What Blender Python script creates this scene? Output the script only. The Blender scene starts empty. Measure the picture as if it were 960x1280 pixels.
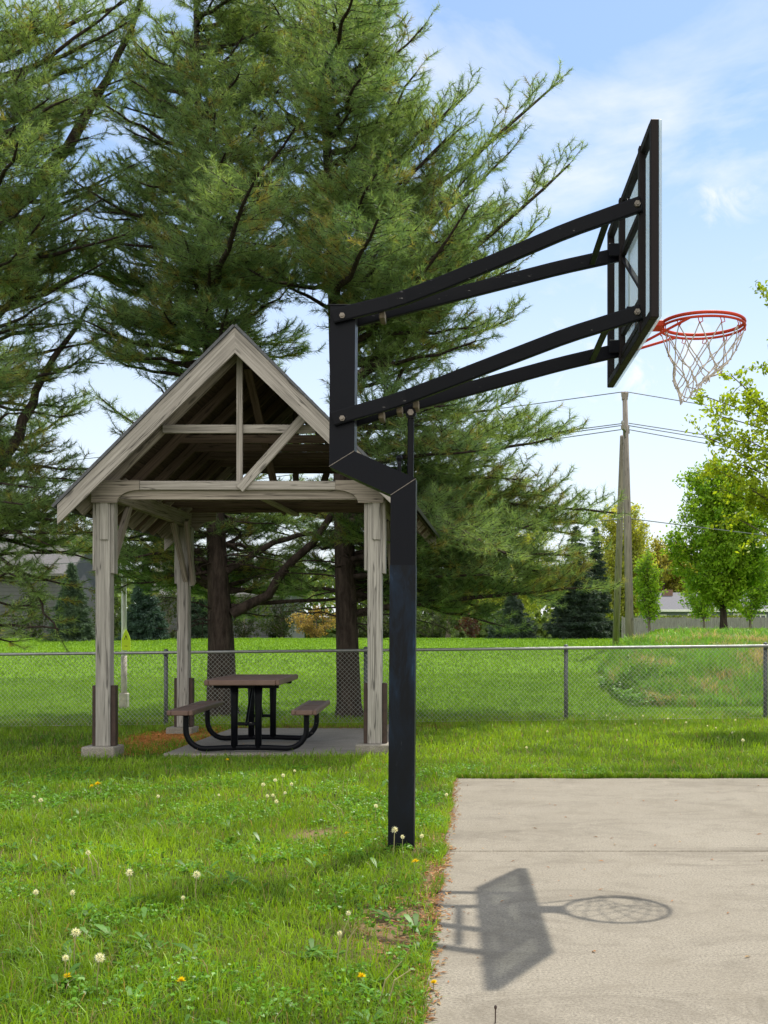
import bpy, bmesh, math, random
import numpy as np
from mathutils import Vector, Matrix

SC = bpy.context.scene
COL = SC.collection
RNG = np.random.default_rng(7)
random.seed(7)

# ------------------------------------------------------------------ camera
F, CX, HY, CH = 1400.0, 590.0, 798.0, 1.22      # focal length (px of a 960x1280 frame), principal column, horizon row, eye height
def at(px, py, Y):
    return Vector(((px - CX) * Y / F, Y, CH + (HY - py) * Y / F))
def gx(px, Y):
    return (px - CX) * Y / F

def sstep(a, b, x):
    t = np.clip((np.asarray(x, float) - a) / (b - a), 0, 1)
    return t * t * (3 - 2 * t)

# ------------------------------------------------------------------ terrain
def vnoise(x, y, s, seed=0):
    x = np.asarray(x, float) / s + seed * 17.3; y = np.asarray(y, float) / s - seed * 9.7
    xi = np.floor(x); yi = np.floor(y); xf = x - xi; yf = y - yi
    def h(a, b):
        n = np.sin(a * 127.1 + b * 311.7 + seed * 74.7) * 43758.5453
        return n - np.floor(n)
    u = xf * xf * (3 - 2 * xf); v = yf * yf * (3 - 2 * yf)
    return (h(xi, yi) * (1 - u) + h(xi + 1, yi) * u) * (1 - v) + (h(xi, yi + 1) * (1 - u) + h(xi + 1, yi + 1) * u) * v

def bank_w(X, Y):
    xb = np.interp(Y, [0, 18, 19, 22, 24, 27, 30, 34, 45, 80], [2.75, 2.75, 2.72, 2.36, 2.55, 3.75, 4.6, 5.35, 7.0, 12.3])
    xb = xb + (vnoise(X * 0, Y, .9, 3) - .5) * .5
    return sstep(-.15, .75, np.asarray(X, float) - xb) * sstep(18.2, 19.0, Y)

def gz(X, Y):
    X = np.asarray(X, float); Y = np.asarray(Y, float)
    z = .011 * (np.clip(X, -14, 9) + 1.0) * sstep(8.5, 13, Y) * (1 - sstep(25, 40, Y))
    lawn = np.interp(Y, [0, 17.3, 20, 25, 35, 45, 60, 3000], [0, 0, .10, .34, .78, 1.17, 1.24, 1.24])
    bank = np.interp(Y, [0, 18.6, 19.3, 20.5, 22, 25, 30, 40, 52, 85, 140, 3000], [0, 0, .22, .52, .78, 1.0, 1.17, 1.40, 1.60, 1.15, 1.1, 1.1])
    w = bank_w(X, Y)
    bump = (vnoise(X, Y, .8, 1) - .5) * .16 + (vnoise(X, Y, .3, 2) - .5) * .07
    return z + lawn * (1 - w) + w * (bank + bump * sstep(18.8, 20, Y) * (1 - sstep(30, 40, Y)))
def g1(x, y):
    return float(gz(np.array([x]), np.array([y]))[0])

# ------------------------------------------------------------------ tagging
def tag(o, label=None, cat=None, group=None, kind=None):
    if label: o['label'] = label
    if cat: o['category'] = cat
    if group: o['group'] = group
    if kind: o['kind'] = kind
    return o
def empty(name, loc, label, cat, group=None, rz=0.0):
    o = bpy.data.objects.new(name, None)
    o.empty_display_size = .2
    o.location = loc; o.rotation_euler = (0, 0, rz)
    COL.objects.link(o)
    return tag(o, label, cat, group)
def copy_tree(o, parent=None):
    c = o.copy(); COL.objects.link(c); c.parent = parent
    for ch in [k for k in o.children]:
        copy_tree(ch, c)
    return c

# ------------------------------------------------------------------ mesh builder
CORN = [(sx, sy, sz) for sx in (-1, 1) for sy in (-1, 1) for sz in (-1, 1)]
class MB:
    def __init__(s):
        s.v = []; s.f = []; s.g = []; s.n = 0
    def add(s, vs, fs, gr=None):
        vs = np.asarray(vs, float); b = s.n
        s.v.append(vs); s.n += len(vs)
        s.f += [tuple(int(i) + b for i in f) for f in fs]
        s.g.append(np.asarray(gr, float) if gr is not None else vs.copy())
    def box(s, p0, p1, w, h, up=(0, 0, 1), b=.004):
        """chamfered beam from p0 to p1; w across, h along 'up'"""
        p0 = Vector(p0); p1 = Vector(p1); ax = (p1 - p0); L = ax.length; ax.normalize()
        up = Vector(up); az = (up - ax * up.dot(ax)); az.normalize(); ay = az.cross(ax)
        c = (p0 + p1) / 2; H = (L / 2, w / 2, h / 2); b = min(b, min(H) * .45)
        loc = []; idx = {}
        for q in CORN:
            for k in range(3):
                l = [q[j] * (H[j] if j == k else H[j] - b) for j in range(3)]
                idx[(q, k)] = len(loc); loc.append(l)
        fs = []
        for k in range(3):
            a, d = [(1, 2), (0, 2), (0, 1)][k]
            for sg in (-1, 1):
                q = []
                for (u, v) in ((-1, -1), (1, -1), (1, 1), (-1, 1)):
                    cc = [0, 0, 0]; cc[k] = sg; cc[a] = u; cc[d] = v; q.append(idx[(tuple(cc), k)])
                fs.append(q)
        for k in range(3):
            a, d = [(1, 2), (0, 2), (0, 1)][k]
            for u in (-1, 1):
                for v in (-1, 1):
                    c0 = [0, 0, 0]; c0[a] = u; c0[d] = v; c0[k] = -1
                    c1 = list(c0); c1[k] = 1
                    fs.append([idx[(tuple(c0), a)], idx[(tuple(c1), a)], idx[(tuple(c1), d)], idx[(tuple(c0), d)]])
        for q in CORN:
            fs.append([idx[(q, 0)], idx[(q, 1)], idx[(q, 2)]])
        loc = np.array(loc)
        A = np.array([ax, ay, az])
        s.add(loc @ A + np.array(c), fs, loc + np.array([random.uniform(0, 50), random.uniform(0, 50), random.uniform(0, 50)]))
    def prism(s, poly, ext, gdir=None):
        """closed polygon (3D points) extruded by ext"""
        n = len(poly); P = [Vector(p) for p in poly]; E = Vector(ext)
        vs = [tuple(p) for p in P] + [tuple(p + E) for p in P]
        fs = [list(range(n)), list(range(2 * n - 1, n - 1, -1))]
        fs += [[i, (i + 1) % n, n + (i + 1) % n, n + i] for i in range(n)]
        gd = Vector(gdir if gdir else (P[1] - P[0])); gd.normalize()
        e = E.normalized(); t = gd.cross(e)
        off = np.array([random.uniform(0, 50) for _ in range(3)])
        A = np.array([gd, e, t]).T
        s.add(vs, fs, np.array(vs) @ A + off)
    def tube(s, path, rad, sides=8, cap=True):
        P = np.asarray(path, float); n = len(P)
        R = np.full(n, rad, float) if np.isscalar(rad) else np.asarray(rad, float)
        T = np.gradient(P, axis=0); T /= np.linalg.norm(T, axis=1)[:, None] + 1e-9
        ref = np.array([0., 0, 1]) if abs(T[0][2]) < .9 else np.array([1., 0, 0])
        U = np.zeros_like(P)
        u = np.cross(T[0], ref); u /= np.linalg.norm(u)
        for i in range(n):
            u = u - T[i] * u.dot(T[i]); u /= np.linalg.norm(u) + 1e-9; U[i] = u
        V = np.cross(T, U)
        a = np.arange(sides) * 2 * math.pi / sides
        vs = P[:, None, :] + R[:, None, None] * (np.cos(a)[None, :, None] * U[:, None, :] + np.sin(a)[None, :, None] * V[:, None, :])
        L = np.concatenate([[0], np.cumsum(np.linalg.norm(np.diff(P, axis=0), axis=1))])
        gr = np.stack([np.repeat(L, sides), np.tile(np.cos(a), n) * np.repeat(R, sides), np.tile(np.sin(a), n) * np.repeat(R, sides)], 1)
        fs = []
        for i in range(n - 1):
            for j in range(sides):
                k = (j + 1) % sides
                fs.append((i * sides + j, i * sides + k, (i + 1) * sides + k, (i + 1) * sides + j))
        if cap:
            fs.append(tuple(range(sides - 1, -1, -1))); fs.append(tuple((n - 1) * sides + j for j in range(sides)))
        s.add(vs.reshape(-1, 3), fs, gr + random.uniform(0, 40))
    def sphere(s, c, r, nu=8, nv=6, sc=(1, 1, 1)):
        vs = [(c[0], c[1], c[2] + r * sc[2])]; fs = []
        for i in range(1, nv):
            th = math.pi * i / nv
            for j in range(nu):
                ph = 2 * math.pi * j / nu
                vs.append((c[0] + r * sc[0] * math.sin(th) * math.cos(ph), c[1] + r * sc[1] * math.sin(th) * math.sin(ph), c[2] + r * sc[2] * math.cos(th)))
        vs.append((c[0], c[1], c[2] - r * sc[2])); last = len(vs) - 1
        for j in range(nu):
            fs.append((0, 1 + j, 1 + (j + 1) % nu))
            fs.append((last, last - nu + (j + 1) % nu, last - nu + j))
        for i in range(nv - 2):
            for j in range(nu):
                a = 1 + i * nu
                fs.append((a + j, a + nu + j, a + nu + (j + 1) % nu, a + (j + 1) % nu))
        s.add(vs, fs)
    def torus(s, c, R, r, n=48, m=8, tilt=None):
        vs = []; fs = []
        for i in range(n):
            a = 2 * math.pi * i / n
            for j in range(m):
                b = 2 * math.pi * j / m
                vs.append((c[0] + (R + r * math.cos(b)) * math.cos(a), c[1] + (R + r * math.cos(b)) * math.sin(a), c[2] + r * math.sin(b)))
        for i in range(n):
            for j in range(m):
                fs.append((i * m + j, ((i + 1) % n) * m + j, ((i + 1) % n) * m + (j + 1) % m, i * m + (j + 1) % m))
        s.add(vs, fs)
    def build(s, name, mat, parent=None, smooth=False):
        V = np.concatenate(s.v); G = np.concatenate(s.g)
        if parent is not None:
            r = parent
            off = Vector((0, 0, 0))
            while r is not None:
                off += r.location; r = r.parent
            V = V - np.array(off)
        me = bpy.data.meshes.new(name)
        me.from_pydata(V.tolist(), [], s.f)
        at_ = me.attributes.new('grain', 'FLOAT_VECTOR', 'POINT')
        at_.data.foreach_set('vector', G.astype(np.float32).ravel())
        bm = bmesh.new(); bm.from_mesh(me); bmesh.ops.recalc_face_normals(bm, faces=bm.faces); bm.to_mesh(me); bm.free()
        if smooth:
            me.polygons.foreach_set('use_smooth', [True] * len(me.polygons))
        me.materials.append(mat)
        o = bpy.data.objects.new(name, me); COL.objects.link(o)
        if parent is not None: o.parent = parent
        return o

def mesh_np(name, V, T, mat, parent=None, col=None, smooth=False):
    """big triangle mesh from arrays"""
    V = np.ascontiguousarray(V, np.float32); T = np.ascontiguousarray(T, np.int32)
    if parent is not None:
        V = V - np.array(parent.location, np.float32)
    me = bpy.data.meshes.new(name)
    me.vertices.add(len(V)); me.vertices.foreach_set('co', V.ravel())
    me.loops.add(T.size); me.loops.foreach_set('vertex_index', T.ravel())
    me.polygons.add(len(T))
    me.polygons.foreach_set('loop_start', np.arange(0, T.size, T.shape[1], dtype=np.int32))
    if smooth: me.polygons.foreach_set('use_smooth', np.ones(len(T), bool))
    if col is not None:
        a = me.attributes.new('Col', 'FLOAT_COLOR', 'POINT')
        c = np.ones((len(V), 4), np.float32); c[:, :col.shape[1]] = col
        a.data.foreach_set('color', c.ravel())
    me.update(calc_edges=True); me.validate()
    me.materials.append(mat)
    o = bpy.data.objects.new(name, me); COL.objects.link(o)
    if parent is not None: o.parent = parent
    return o

# ------------------------------------------------------------------ materials
class NT:
    def __init__(s, name):
        s.m = bpy.data.materials.new(name); s.m.use_nodes = True
        s.t = s.m.node_tree; s.t.nodes.clear()
        s.out = s.n('ShaderNodeOutputMaterial')
    def n(s, ty, **kw):
        nd = s.t.nodes.new(ty)
        for k, v in kw.items():
            if k.startswith('i_'):
                nd.inputs[k[2:].replace('_', ' ')].default_value = v
            else: setattr(nd, k, v)
        return nd
    def l(s, a, b): s.t.links.new(a, b)
    def ramp(s, src, stops):
        r = s.n('ShaderNodeValToRGB'); e = r.color_ramp.elements
        while len(e) < len(stops): e.new(.5)
        for q, (p, c) in zip(e, stops):
            q.position = p; q.color = (c[0], c[1], c[2], 1) if not np.isscalar(c) else (c, c, c, 1)
        s.l(src, r.inputs[0]); return r.outputs[0]
    def noise(s, vec, scale, detail=4, rough=.6, dist=0):
        nd = s.n('ShaderNodeTexNoise'); nd.inputs['Scale'].default_value = scale
        nd.inputs['Detail'].default_value = detail; nd.inputs['Roughness'].default_value = rough; nd.inputs['Distortion'].default_value = dist
        if vec is not None: s.l(vec, nd.inputs['Vector'])
        return nd.outputs['Fac']
    def mapping(s, vec, sc):
        nd = s.n('ShaderNodeMapping'); nd.inputs['Scale'].default_value = sc; s.l(vec, nd.inputs['Vector']); return nd.outputs[0]
    def mix(s, fac, a, b, mode='MIX'):
        nd = s.n('ShaderNodeMix', data_type='RGBA', blend_type=mode)
        for i, v in ((0, fac), (6, a), (7, b)):
            if isinstance(v, (int, float)): nd.inputs[i].default_value = v
            elif isinstance(v, (tuple, list)): nd.inputs[i].default_value = (v[0], v[1], v[2], 1)
            else: s.l(v, nd.inputs[i])
        return nd.outputs[2]
    def bump(s, h, strength, dist=.01):
        nd = s.n('ShaderNodeBump'); nd.inputs['Strength'].default_value = strength; nd.inputs['Distance'].default_value = dist
        s.l(h, nd.inputs['Height']); return nd.outputs[0]
    def pbr(s, color, rough=.6, metal=0., spec=.5, bump=None):
        p = s.n('ShaderNodeBsdfPrincipled')
        if isinstance(color, (tuple, list)): p.inputs['Base Color'].default_value = (color[0], color[1], color[2], 1)
        else: s.l(color, p.inputs['Base Color'])
        if isinstance(rough, (int, float)): p.inputs['Roughness'].default_value = rough
        else: s.l(rough, p.inputs['Roughness'])
        p.inputs['Metallic'].default_value = metal
        p.inputs['Specular IOR Level'].default_value = spec
        if bump is not None: s.l(bump, p.inputs['Normal'])
        s.l(p.outputs[0], s.out.inputs[0]); return p
    def obj(s): return s.n('ShaderNodeTexCoord').outputs['Object']
    def pos(s): return s.n('ShaderNodeNewGeometry').outputs['Position']
    def attr(s, name, o='Color'):
        nd = s.n('ShaderNodeAttribute'); nd.attribute_name = name; return nd.outputs[o]

def m_wood(name, light, mid, dark):
    k = NT(name); g = k.attr('grain', 'Vector')
    fine = k.noise(k.mapping(g, (1.6, 55, 55)), 1.0, 5, .65, .3)
    broad = k.noise(k.mapping(g, (1.2, 7, 7)), 1.0, 3, .6)
    c = k.ramp(fine, [(.28, dark), (.47, mid), (.72, light)])
    c = k.mix(k.ramp(broad, [(.35, .0), (.7, .55)]), c, tuple(x * .72 for x in mid))
    # knots and long checks
    vo = k.n('ShaderNodeTexVoronoi'); k.l(k.mapping(g, (2.2, 9, 9)), vo.inputs['Vector']); vo.inputs['Scale'].default_value = 1
    kn = k.ramp(vo.outputs['Distance'], [(.0, 1.0), (.09, .8), (.16, 0.0)])
    c = k.mix(kn, c, tuple(x * .35 for x in mid))
    ck = k.ramp(k.noise(k.mapping(g, (.55, 20, 20)), 1.0, 2, .5, .2), [(.485, 0.), (.5, .8), (.515, 0.)])
    c = k.mix(ck, c, tuple(x * .25 for x in dark))
    b = k.bump(fine, .5, .004)
    k.pbr(c, .85, 0, .2, b); return k.m

def m_paint(name, col, rough=.4, chip=None, amount=.62):
    k = NT(name); o = k.pos()
    n = k.noise(o, 9, 5, .65)
    c = k.mix(k.ramp(n, [(.35, 0.), (.75, .6)]), col, tuple(min(1, x * 1.5 + .001) for x in col))
    if chip:
        ch = k.ramp(k.noise(k.mapping(o, (5, 24, 34)), 1.6, 7, .75), [(amount, 0.), (amount + .03, 1.)])
        c = k.mix(ch, c, chip)
    k.pbr(c, k.ramp(n, [(.3, rough * .85), (.7, rough * 1.25)]), 0, .12, k.bump(k.noise(o, 60, 3), .12, .003)); return k.m

def m_leaf(name, trans=.45, rough=.55, gain=1.0, spec=.25):
    k = NT(name); c = k.attr('Col')
    p = k.n('ShaderNodeBsdfPrincipled'); k.l(c, p.inputs['Base Color']); p.inputs['Roughness'].default_value = rough
    p.inputs['Specular IOR Level'].default_value = spec
    t = k.n('ShaderNodeBsdfTranslucent')
    k.l(k.mix(1.0, c, (1.35 * gain, 1.25 * gain, .55 * gain), 'MULTIPLY'), t.inputs[0])
    mx = k.n('ShaderNodeMixShader'); mx.inputs[0].default_value = trans
    k.l(p.outputs[0], mx.inputs[1]); k.l(t.outputs[0], mx.inputs[2]); k.l(mx.outputs[0], k.out.inputs[0]); return k.m

def m_flat(name, col, rough=.7, var=.35, scale=6., metal=0., bump=.2):
    k = NT(name); o = k.pos(); n = k.noise(o, scale, 6, .65)
    c = k.mix(k.ramp(n, [(.3, 0.), (.7, 1.)]), tuple(x * (1 - var) for x in col), tuple(min(1, x * (1 + var)) for x in col))
    k.pbr(c, rough, metal, .4, k.bump(k.noise(o, scale * 8, 4), bump, .01)); return k.m

def m_bark(name, col):
    k = NT(name); g = k.attr('grain', 'Vector')
    n = k.noise(k.mapping(k.pos(), (14, 14, 3.2)), 1.0, 6, .7, .4)
    c = k.ramp(n, [(.3, tuple(x * .35 for x in col)), (.5, col), (.75, tuple(x * 1.9 for x in col))])
    k.pbr(c, .95, 0, .1, k.bump(n, 1.0, .04)); return k.m

def m_concrete(name, base, joint=None, grain=True):
    k = NT(name); p = k.pos()
    sp = k.noise(p, 95, 6, .85); big = k.noise(p, 1.1, 5, .6); mid = k.noise(k.mapping(p, (3.4, 3.4, 3.4)), 1.0, 9, .72, .6)
    c = k.ramp(sp, [(.36, tuple(x * .42 for x in base)), (.5, base), (.64, tuple(min(1, x * 1.5) for x in base))])
    c = k.mix(k.ramp(big, [(.35, 0.), (.68, .5)]), c, (base[0] * .74, base[1] * .72, base[2] * .69))
    st = k.ramp(mid, [(.52, 0.), (.72, .5)])
    c = k.mix(st, c, (base[0] * .66, base[1] * .63, base[2] * .58))
    scf = k.ramp(k.noise(k.mapping(p, (.9, 1.6, 1)), 1.4, 8, .78, 1.2), [(.48, 0.), (.66, .62)])
    c = k.mix(scf, c, (base[0] * .52, base[1] * .50, base[2] * .48))
    cr = k.n('ShaderNodeTexVoronoi'); cr.feature = 'DISTANCE_TO_EDGE'; cr.inputs['Scale'].default_value = .42
    wob = k.n('ShaderNodeVectorMath', operation='ADD'); nzv = k.n('ShaderNodeTexNoise'); nzv.inputs['Scale'].default_value = 2.5; nzv.inputs['Detail'].default_value = 6; k.l(p, nzv.inputs['Vector'])
    k.l(p, wob.inputs[0]); k.l(nzv.outputs['Color'], wob.inputs[1]); k.l(wob.outputs[0], cr.inputs['Vector'])
    c = k.mix(k.ramp(cr.outputs['Distance'], [(.0, .22), (.0025, 0.)]), c, (base[0] * .4, base[1] * .37, base[2] * .33))
    lt = k.ramp(k.noise(k.mapping(p, (2.4, 1.2, 1)), 1.3, 6, .75, .7), [(.56, 0.), (.72, .45)])
    c = k.mix(lt, c, tuple(min(1, x * 1.22) for x in base))
    fl = k.n('ShaderNodeTexVoronoi'); fl.inputs['Scale'].default_value = 42; k.l(p, fl.inputs['Vector'])
    c = k.mix(k.ramp(fl.outputs['Distance'], [(.05, .55), (.13, 0.)]), c, (base[0] * .35, base[1] * .3, base[2] * .24))
    k.pbr(c, .9, 0, .25, k.bump(sp, .45, .004)); return k.m

M = {}
M['post'] = m_wood('weathered_wood_pale', (.54, .515, .47), (.33, .312, .283), (.095, .088, .08))
M['timber'] = m_wood('weathered_wood_tan', (.46, .41, .35), (.29, .255, .215), (.085, .072, .06))
M['barge'] = m_wood('weathered_wood_grey', (.52, .485, .44), (.33, .304, .272), (.105, .097, .087))
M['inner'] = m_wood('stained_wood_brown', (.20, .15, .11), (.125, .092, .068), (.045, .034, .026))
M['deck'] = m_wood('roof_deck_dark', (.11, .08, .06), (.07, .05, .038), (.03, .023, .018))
M['utility'] = m_wood('utility_wood', (.36, .32, .28), (.25, .22, .19), (.11, .095, .085))
M['fencewood'] = m_wood('fence_wood', (.30, .29, .28), (.22, .215, .21), (.12, .115, .11))
M['shingle'] = m_flat('shingle', (.10, .105, .115), .85, .35, 30)
M['black'] = m_paint('black_gloss_paint', (.0032, .0038, .0062), .42, (.26, .25, .24), .655)
M['blackpole'] = m_paint('black_pole_paint', (.0032, .004, .0072), .40, (.22, .22, .23), .74)
M['bluepaint'] = None
M['boardframe'] = m_paint('black_board_frame', (.014, .011, .011), .5, (.20, .17, .14), .74)
M['bolt'] = m_flat('galvanised_bolt', (.24, .21, .18), .5, .3, 40, .5)
M['tanpaint'] = m_flat('bare_steel_spacer', (.12, .098, .065), .7, .3, 30)
M['rim'] = m_paint('red_rim_paint', (.48, .052, .022), .45, (.22, .07, .04), .60)
M['net'] = m_flat('white_net_cord', (.50, .45, .385), .9, .35, 30)
M['brownmetal'] = m_flat('brown_steel', (.045, .026, .02), .55, .4, 14)
M['court'] = m_concrete('court_concrete', (.258, .232, .184))
M['pad'] = m_concrete('pad_concrete', (.29, .265, .23))
M['footing'] = m_concrete('footing_concrete', (.28, .26, .22))
M['galv'] = m_flat('galvanised_steel', (.30, .31, .31), .45, .2, 12, .55)
M['postgrey'] = m_flat('dark_galvanised_post', (.10, .11, .115), .5, .25, 14, .3)
M['wire'] = m_flat('galvanised_wire', (.36, .37, .35), .5, .15, 8, .2)
M['brownplastic'] = None
M['whitepole'] = m_flat('white_pole_paint', (.84, .85, .86), .5, .08, 6)
M['whitebase'] = m_flat('pole_base', (.46, .42, .36), .7, .25, 9)
M['yellow'] = m_flat('yellow_marker', (.72, .98, .03), .5, .03, 6)
M['bark'] = m_bark('pine_bark', (.052, .040, .034))
M['bark2'] = m_bark('grey_bark', (.13, .11, .09))
M['needle'] = m_leaf('pine_needles', .5, .5, 1.0)
M['leaf'] = m_leaf('broad_leaves', .5, .45, 1.0)
M['spruce'] = m_leaf('spruce_needles', .12, .6)
M['grass'] = m_leaf('grass_blades', .40, .42, 1.0, .3)
M['siding_grey'] = m_flat('grey_siding', (.085, .085, .095), .7, .12, 3)
M['siding_blue'] = m_flat('blue_grey_siding', (.15, .18, .21), .7, .1, 3)
M['trim'] = m_flat('white_trim', (.75, .75, .74), .6, .06, 3)
M['roof_light'] = m_flat('pale_shingle_roof', (.12, .115, .115), .85, .25, 8)
M['roof_grey'] = m_flat('grey_shingle_roof', (.14, .14, .155), .85, .2, 8)
M['brick'] = m_flat('brown_brick', (.20, .12, .09), .85, .3, 10)
k = NT('window_glass'); k.pbr((.03, .04, .05), .08, 0, .6); M['glass'] = k.m
M['stem'] = m_flat('dandelion_stem', (.30, .28, .12), .7, .2, 20)
M['puff'] = m_leaf('dandelion_fluff', .5, .9)
M['petal'] = m_leaf('dandelion_petals', .25, .6)
M['straw'] = m_leaf('dry_litter', .25, .8)
M['porcelain'] = m_flat('insulator_grey', (.3, .28, .27), .4, .1, 10)

# faded blue-black sleeve on the lower pole
k = NT('pole_sleeve_paint'); p = k.pos()
n = k.noise(k.mapping(p, (9, 9, 2.2)), 1.0, 6, .7, .5); n2 = k.noise(k.mapping(p, (30, 30, 5)), 1.0, 4, .7)
c = k.ramp(n, [(.42, (.004, .0055, .009)), (.58, (.008, .017, .034)), (.74, (.026, .058, .115))])
zs = k.n('ShaderNodeSeparateXYZ'); k.l(p, zs.inputs[0])
c = k.mix(k.ramp(zs.outputs[2], [(.55, .85), (1.05, 0.)]), c, (.0045, .0055, .008))
c = k.mix(k.ramp(n2, [(.66, 0.), (.72, .6)]), c, (.05, .06, .075))
k.pbr(c, k.ramp(n, [(.3, .36), (.7, .6)]), 0, .16, k.bump(n2, .1, .003)); M['bluepaint'] = k.m

# brown plastic-coated perforated steel
k = NT('brown_coated_steel'); g = k.attr('grain', 'Vector')
n = k.noise(g, 12, 4, .6)
c = k.mix(n, (.10, .058, .045), (.18, .115, .09))
k.pbr(c, .5, 0, .4, k.bump(k.noise(g, 80, 2), .2, .003)); M['brownplastic'] = k.m
k = NT('brown_expanded_mesh'); g = k.attr('grain', 'Vector')
vo = k.n('ShaderNodeTexVoronoi'); vo.inputs['Scale'].default_value = 42; vo.inputs['Randomness'].default_value = .15; k.l(g, vo.inputs['Vector'])
c = k.ramp(vo.outputs['Distance'], [(.25, (.012, .010, .008)), (.42, (.075, .04, .028)), (.6, (.13, .075, .05))])
k.pbr(c, .55, 0, .4); M['brownmesh'] = k.m

# clouded old acrylic of the backboard: part clear, part milky
k = NT('hazy_acrylic')
tr = k.n('ShaderNodeBsdfTransparent'); tr.inputs[0].default_value = (.86, .92, .93, 1)
tl = k.n('ShaderNodeBsdfTranslucent'); tl.inputs[0].default_value = (.62, .70, .72, 1)
pb = k.n('ShaderNodeBsdfPrincipled'); pb.inputs['Base Color'].default_value = (.55, .62, .64, 1); pb.inputs['Roughness'].default_value = .16
m1 = k.n('ShaderNodeMixShader'); m1.inputs[0].default_value = .45; k.l(tl.outputs[0], m1.inputs[1]); k.l(pb.outputs[0], m1.inputs[2])
m2 = k.n('ShaderNodeMixShader'); k.l(k.ramp(k.noise(k.mapping(k.pos(), (1, 1.5, 1.5)), 1.6, 4), [(.3, .46), (.7, .64)]), m2.inputs[0])
k.l(tr.outputs[0], m2.inputs[1]); k.l(m1.outputs[0], m2.inputs[2]); k.l(m2.outputs[0], k.out.inputs[0]); M['acrylic'] = k.m

# ground sheet: Col.r = weedy bank, Col.g = bare soil, Col.b = mown lawn beyond the fence
k = NT('ground_turf'); p = k.pos(); a = k.attr('Col')
sep = k.n('ShaderNodeSeparateColor'); k.l(a, sep.inputs[0])
n1 = k.noise(p, 1.3, 5, .65); n2 = k.noise(p, 26, 4, .7); n3 = k.noise(k.mapping(p, (9, 26, 9)), 1.0, 5, .75)
near = k.mix(n2, (.022, .034, .008), (.09, .11, .025))
near = k.mix(k.ramp(n1, [(.45, 0.), (.75, .5)]), near, (.15, .12, .05))
far = k.mix(k.ramp(n3, [(.32, 0.), (.68, 1.)]), (.08, .175, .006), (.175, .305, .016))
far = k.mix(k.ramp(n1, [(.35, 0.), (.7, .5)]), far, (.15, .26, .014))
wv = k.n('ShaderNodeTexWave'); wv.inputs['Scale'].default_value = .33; wv.inputs['Distortion'].default_value = 1.2; wv.inputs['Detail'].default_value = 3
mp = k.n('ShaderNodeMapping'); mp.inputs['Rotation'].default_value = (0, 0, math.radians(62)); k.l(p, mp.inputs['Vector']); k.l(mp.outputs[0], wv.inputs['Vector'])
far = k.mix(k.ramp(wv.outputs['Fac'], [(.3, 0.), (.7, .45)]), far, (.10, .215, .008))
soil = k.mix(n2, (.13, .085, .045), (.30, .21, .12))
bank = k.mix(k.ramp(n1, [(.35, 0.), (.62, 1.)]), (.11, .19, .03), (.34, .28, .13))
bank = k.mix(n2, bank, (.17, .22, .06))
c = k.mix(sep.outputs[2], near, far); c = k.mix(sep.outputs[0], c, bank); c = k.mix(sep.outputs[1], c, soil)
k.pbr(c, .95, 0, .1, k.bump(n2, .9, .03)); M['ground'] = k.m

CXL, CYF = -.165, 9.70
# ------------------------------------------------------------------ ground
def bare(X, Y):
    b = np.zeros_like(X)
    for (px, py, rx, ry, s) in ((548, 1130, .10, .45, .9), (515, 1160, .24, .42, 1.1), (552, 1215, .10, .35, .9), (400, 1044, .17, .22, 1.3), (505, 1060, .16, .12, .7),
                                (440, 1040, .12, .12, .35), (560, 1020, .05, .6, .6), (214, 919, .42, .85, 1.5)):
        Y0 = CH * F / (py - HY); X0 = gx(px, Y0)
        b = np.maximum(b, s * np.exp(-((X - X0) / rx) ** 2 - ((Y - Y0) / ry) ** 2))
    b = np.maximum(b, 1.1 * np.exp(-((X - CXL + .02) / .055) ** 2) * sstep(.45, .7, vnoise(X * 0, Y, .4, 17)) * (Y < CYF))
    b = b * (.55 + .9 * vnoise(X, Y, .12, 5))
    return np.clip(b, 0, 1)

xs = np.concatenate([np.array([-1500, -600, -250, -120, -70, -45, -32]), np.arange(-26, -8, .8), np.arange(-8, 9, .13), np.arange(9, 30, .8), np.array([36, 50, 75, 120, 250, 600, 1500])])
ys = np.concatenate([np.array([-60, -25, -10, -4, 0, 2]), np.arange(3, 17, .13), np.arange(17, 31, .16), np.arange(31, 60, .7), np.array([65, 75, 90, 120, 170, 260, 450, 900, 2000])])
GX, GY = np.meshgrid(xs, ys)
X = GX.ravel(); Y = GY.ravel(); Z = gz(X, Y)
nx = len(xs); i = np.arange(len(ys) - 1)[:, None] * nx + np.arange(nx - 1)[None, :]; i = i.ravel()
quads = np.stack([i, i + 1, i + nx + 1, i + nx], 1)
colr = np.zeros((len(X), 3)); colr[:, 0] = bank_w(X, Y) * (1 - sstep(33, 42, Y)); colr[:, 1] = bare(X, Y) ** .7; colr[:, 2] = sstep(15.8, 17.0, Y)
o = mesh_np('ground', np.stack([X, Y, Z], 1), quads, M['ground'], col=colr, smooth=True); tag(o, kind='structure')

# ------------------------------------------------------------------ court
CXL, CYF = -.165, 9.70
mb = MB()
JY = 6.37
mb.box((4.2, JY + .008, -.04), (4.2, CYF, -.04), 4.2 * 2 + .33, .10, b=.008)
mb.box((4.2, -6, -.04), (4.2, JY - .008, -.04), 4.2 * 2 + .33, .10, b=.008)
mb.box((4.2, JY - .02, -.05), (4.2, JY + .02, -.05), 4.2 * 2 + .26, .09)
tag(mb.build('court_slab', M['court']), kind='structure')

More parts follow.
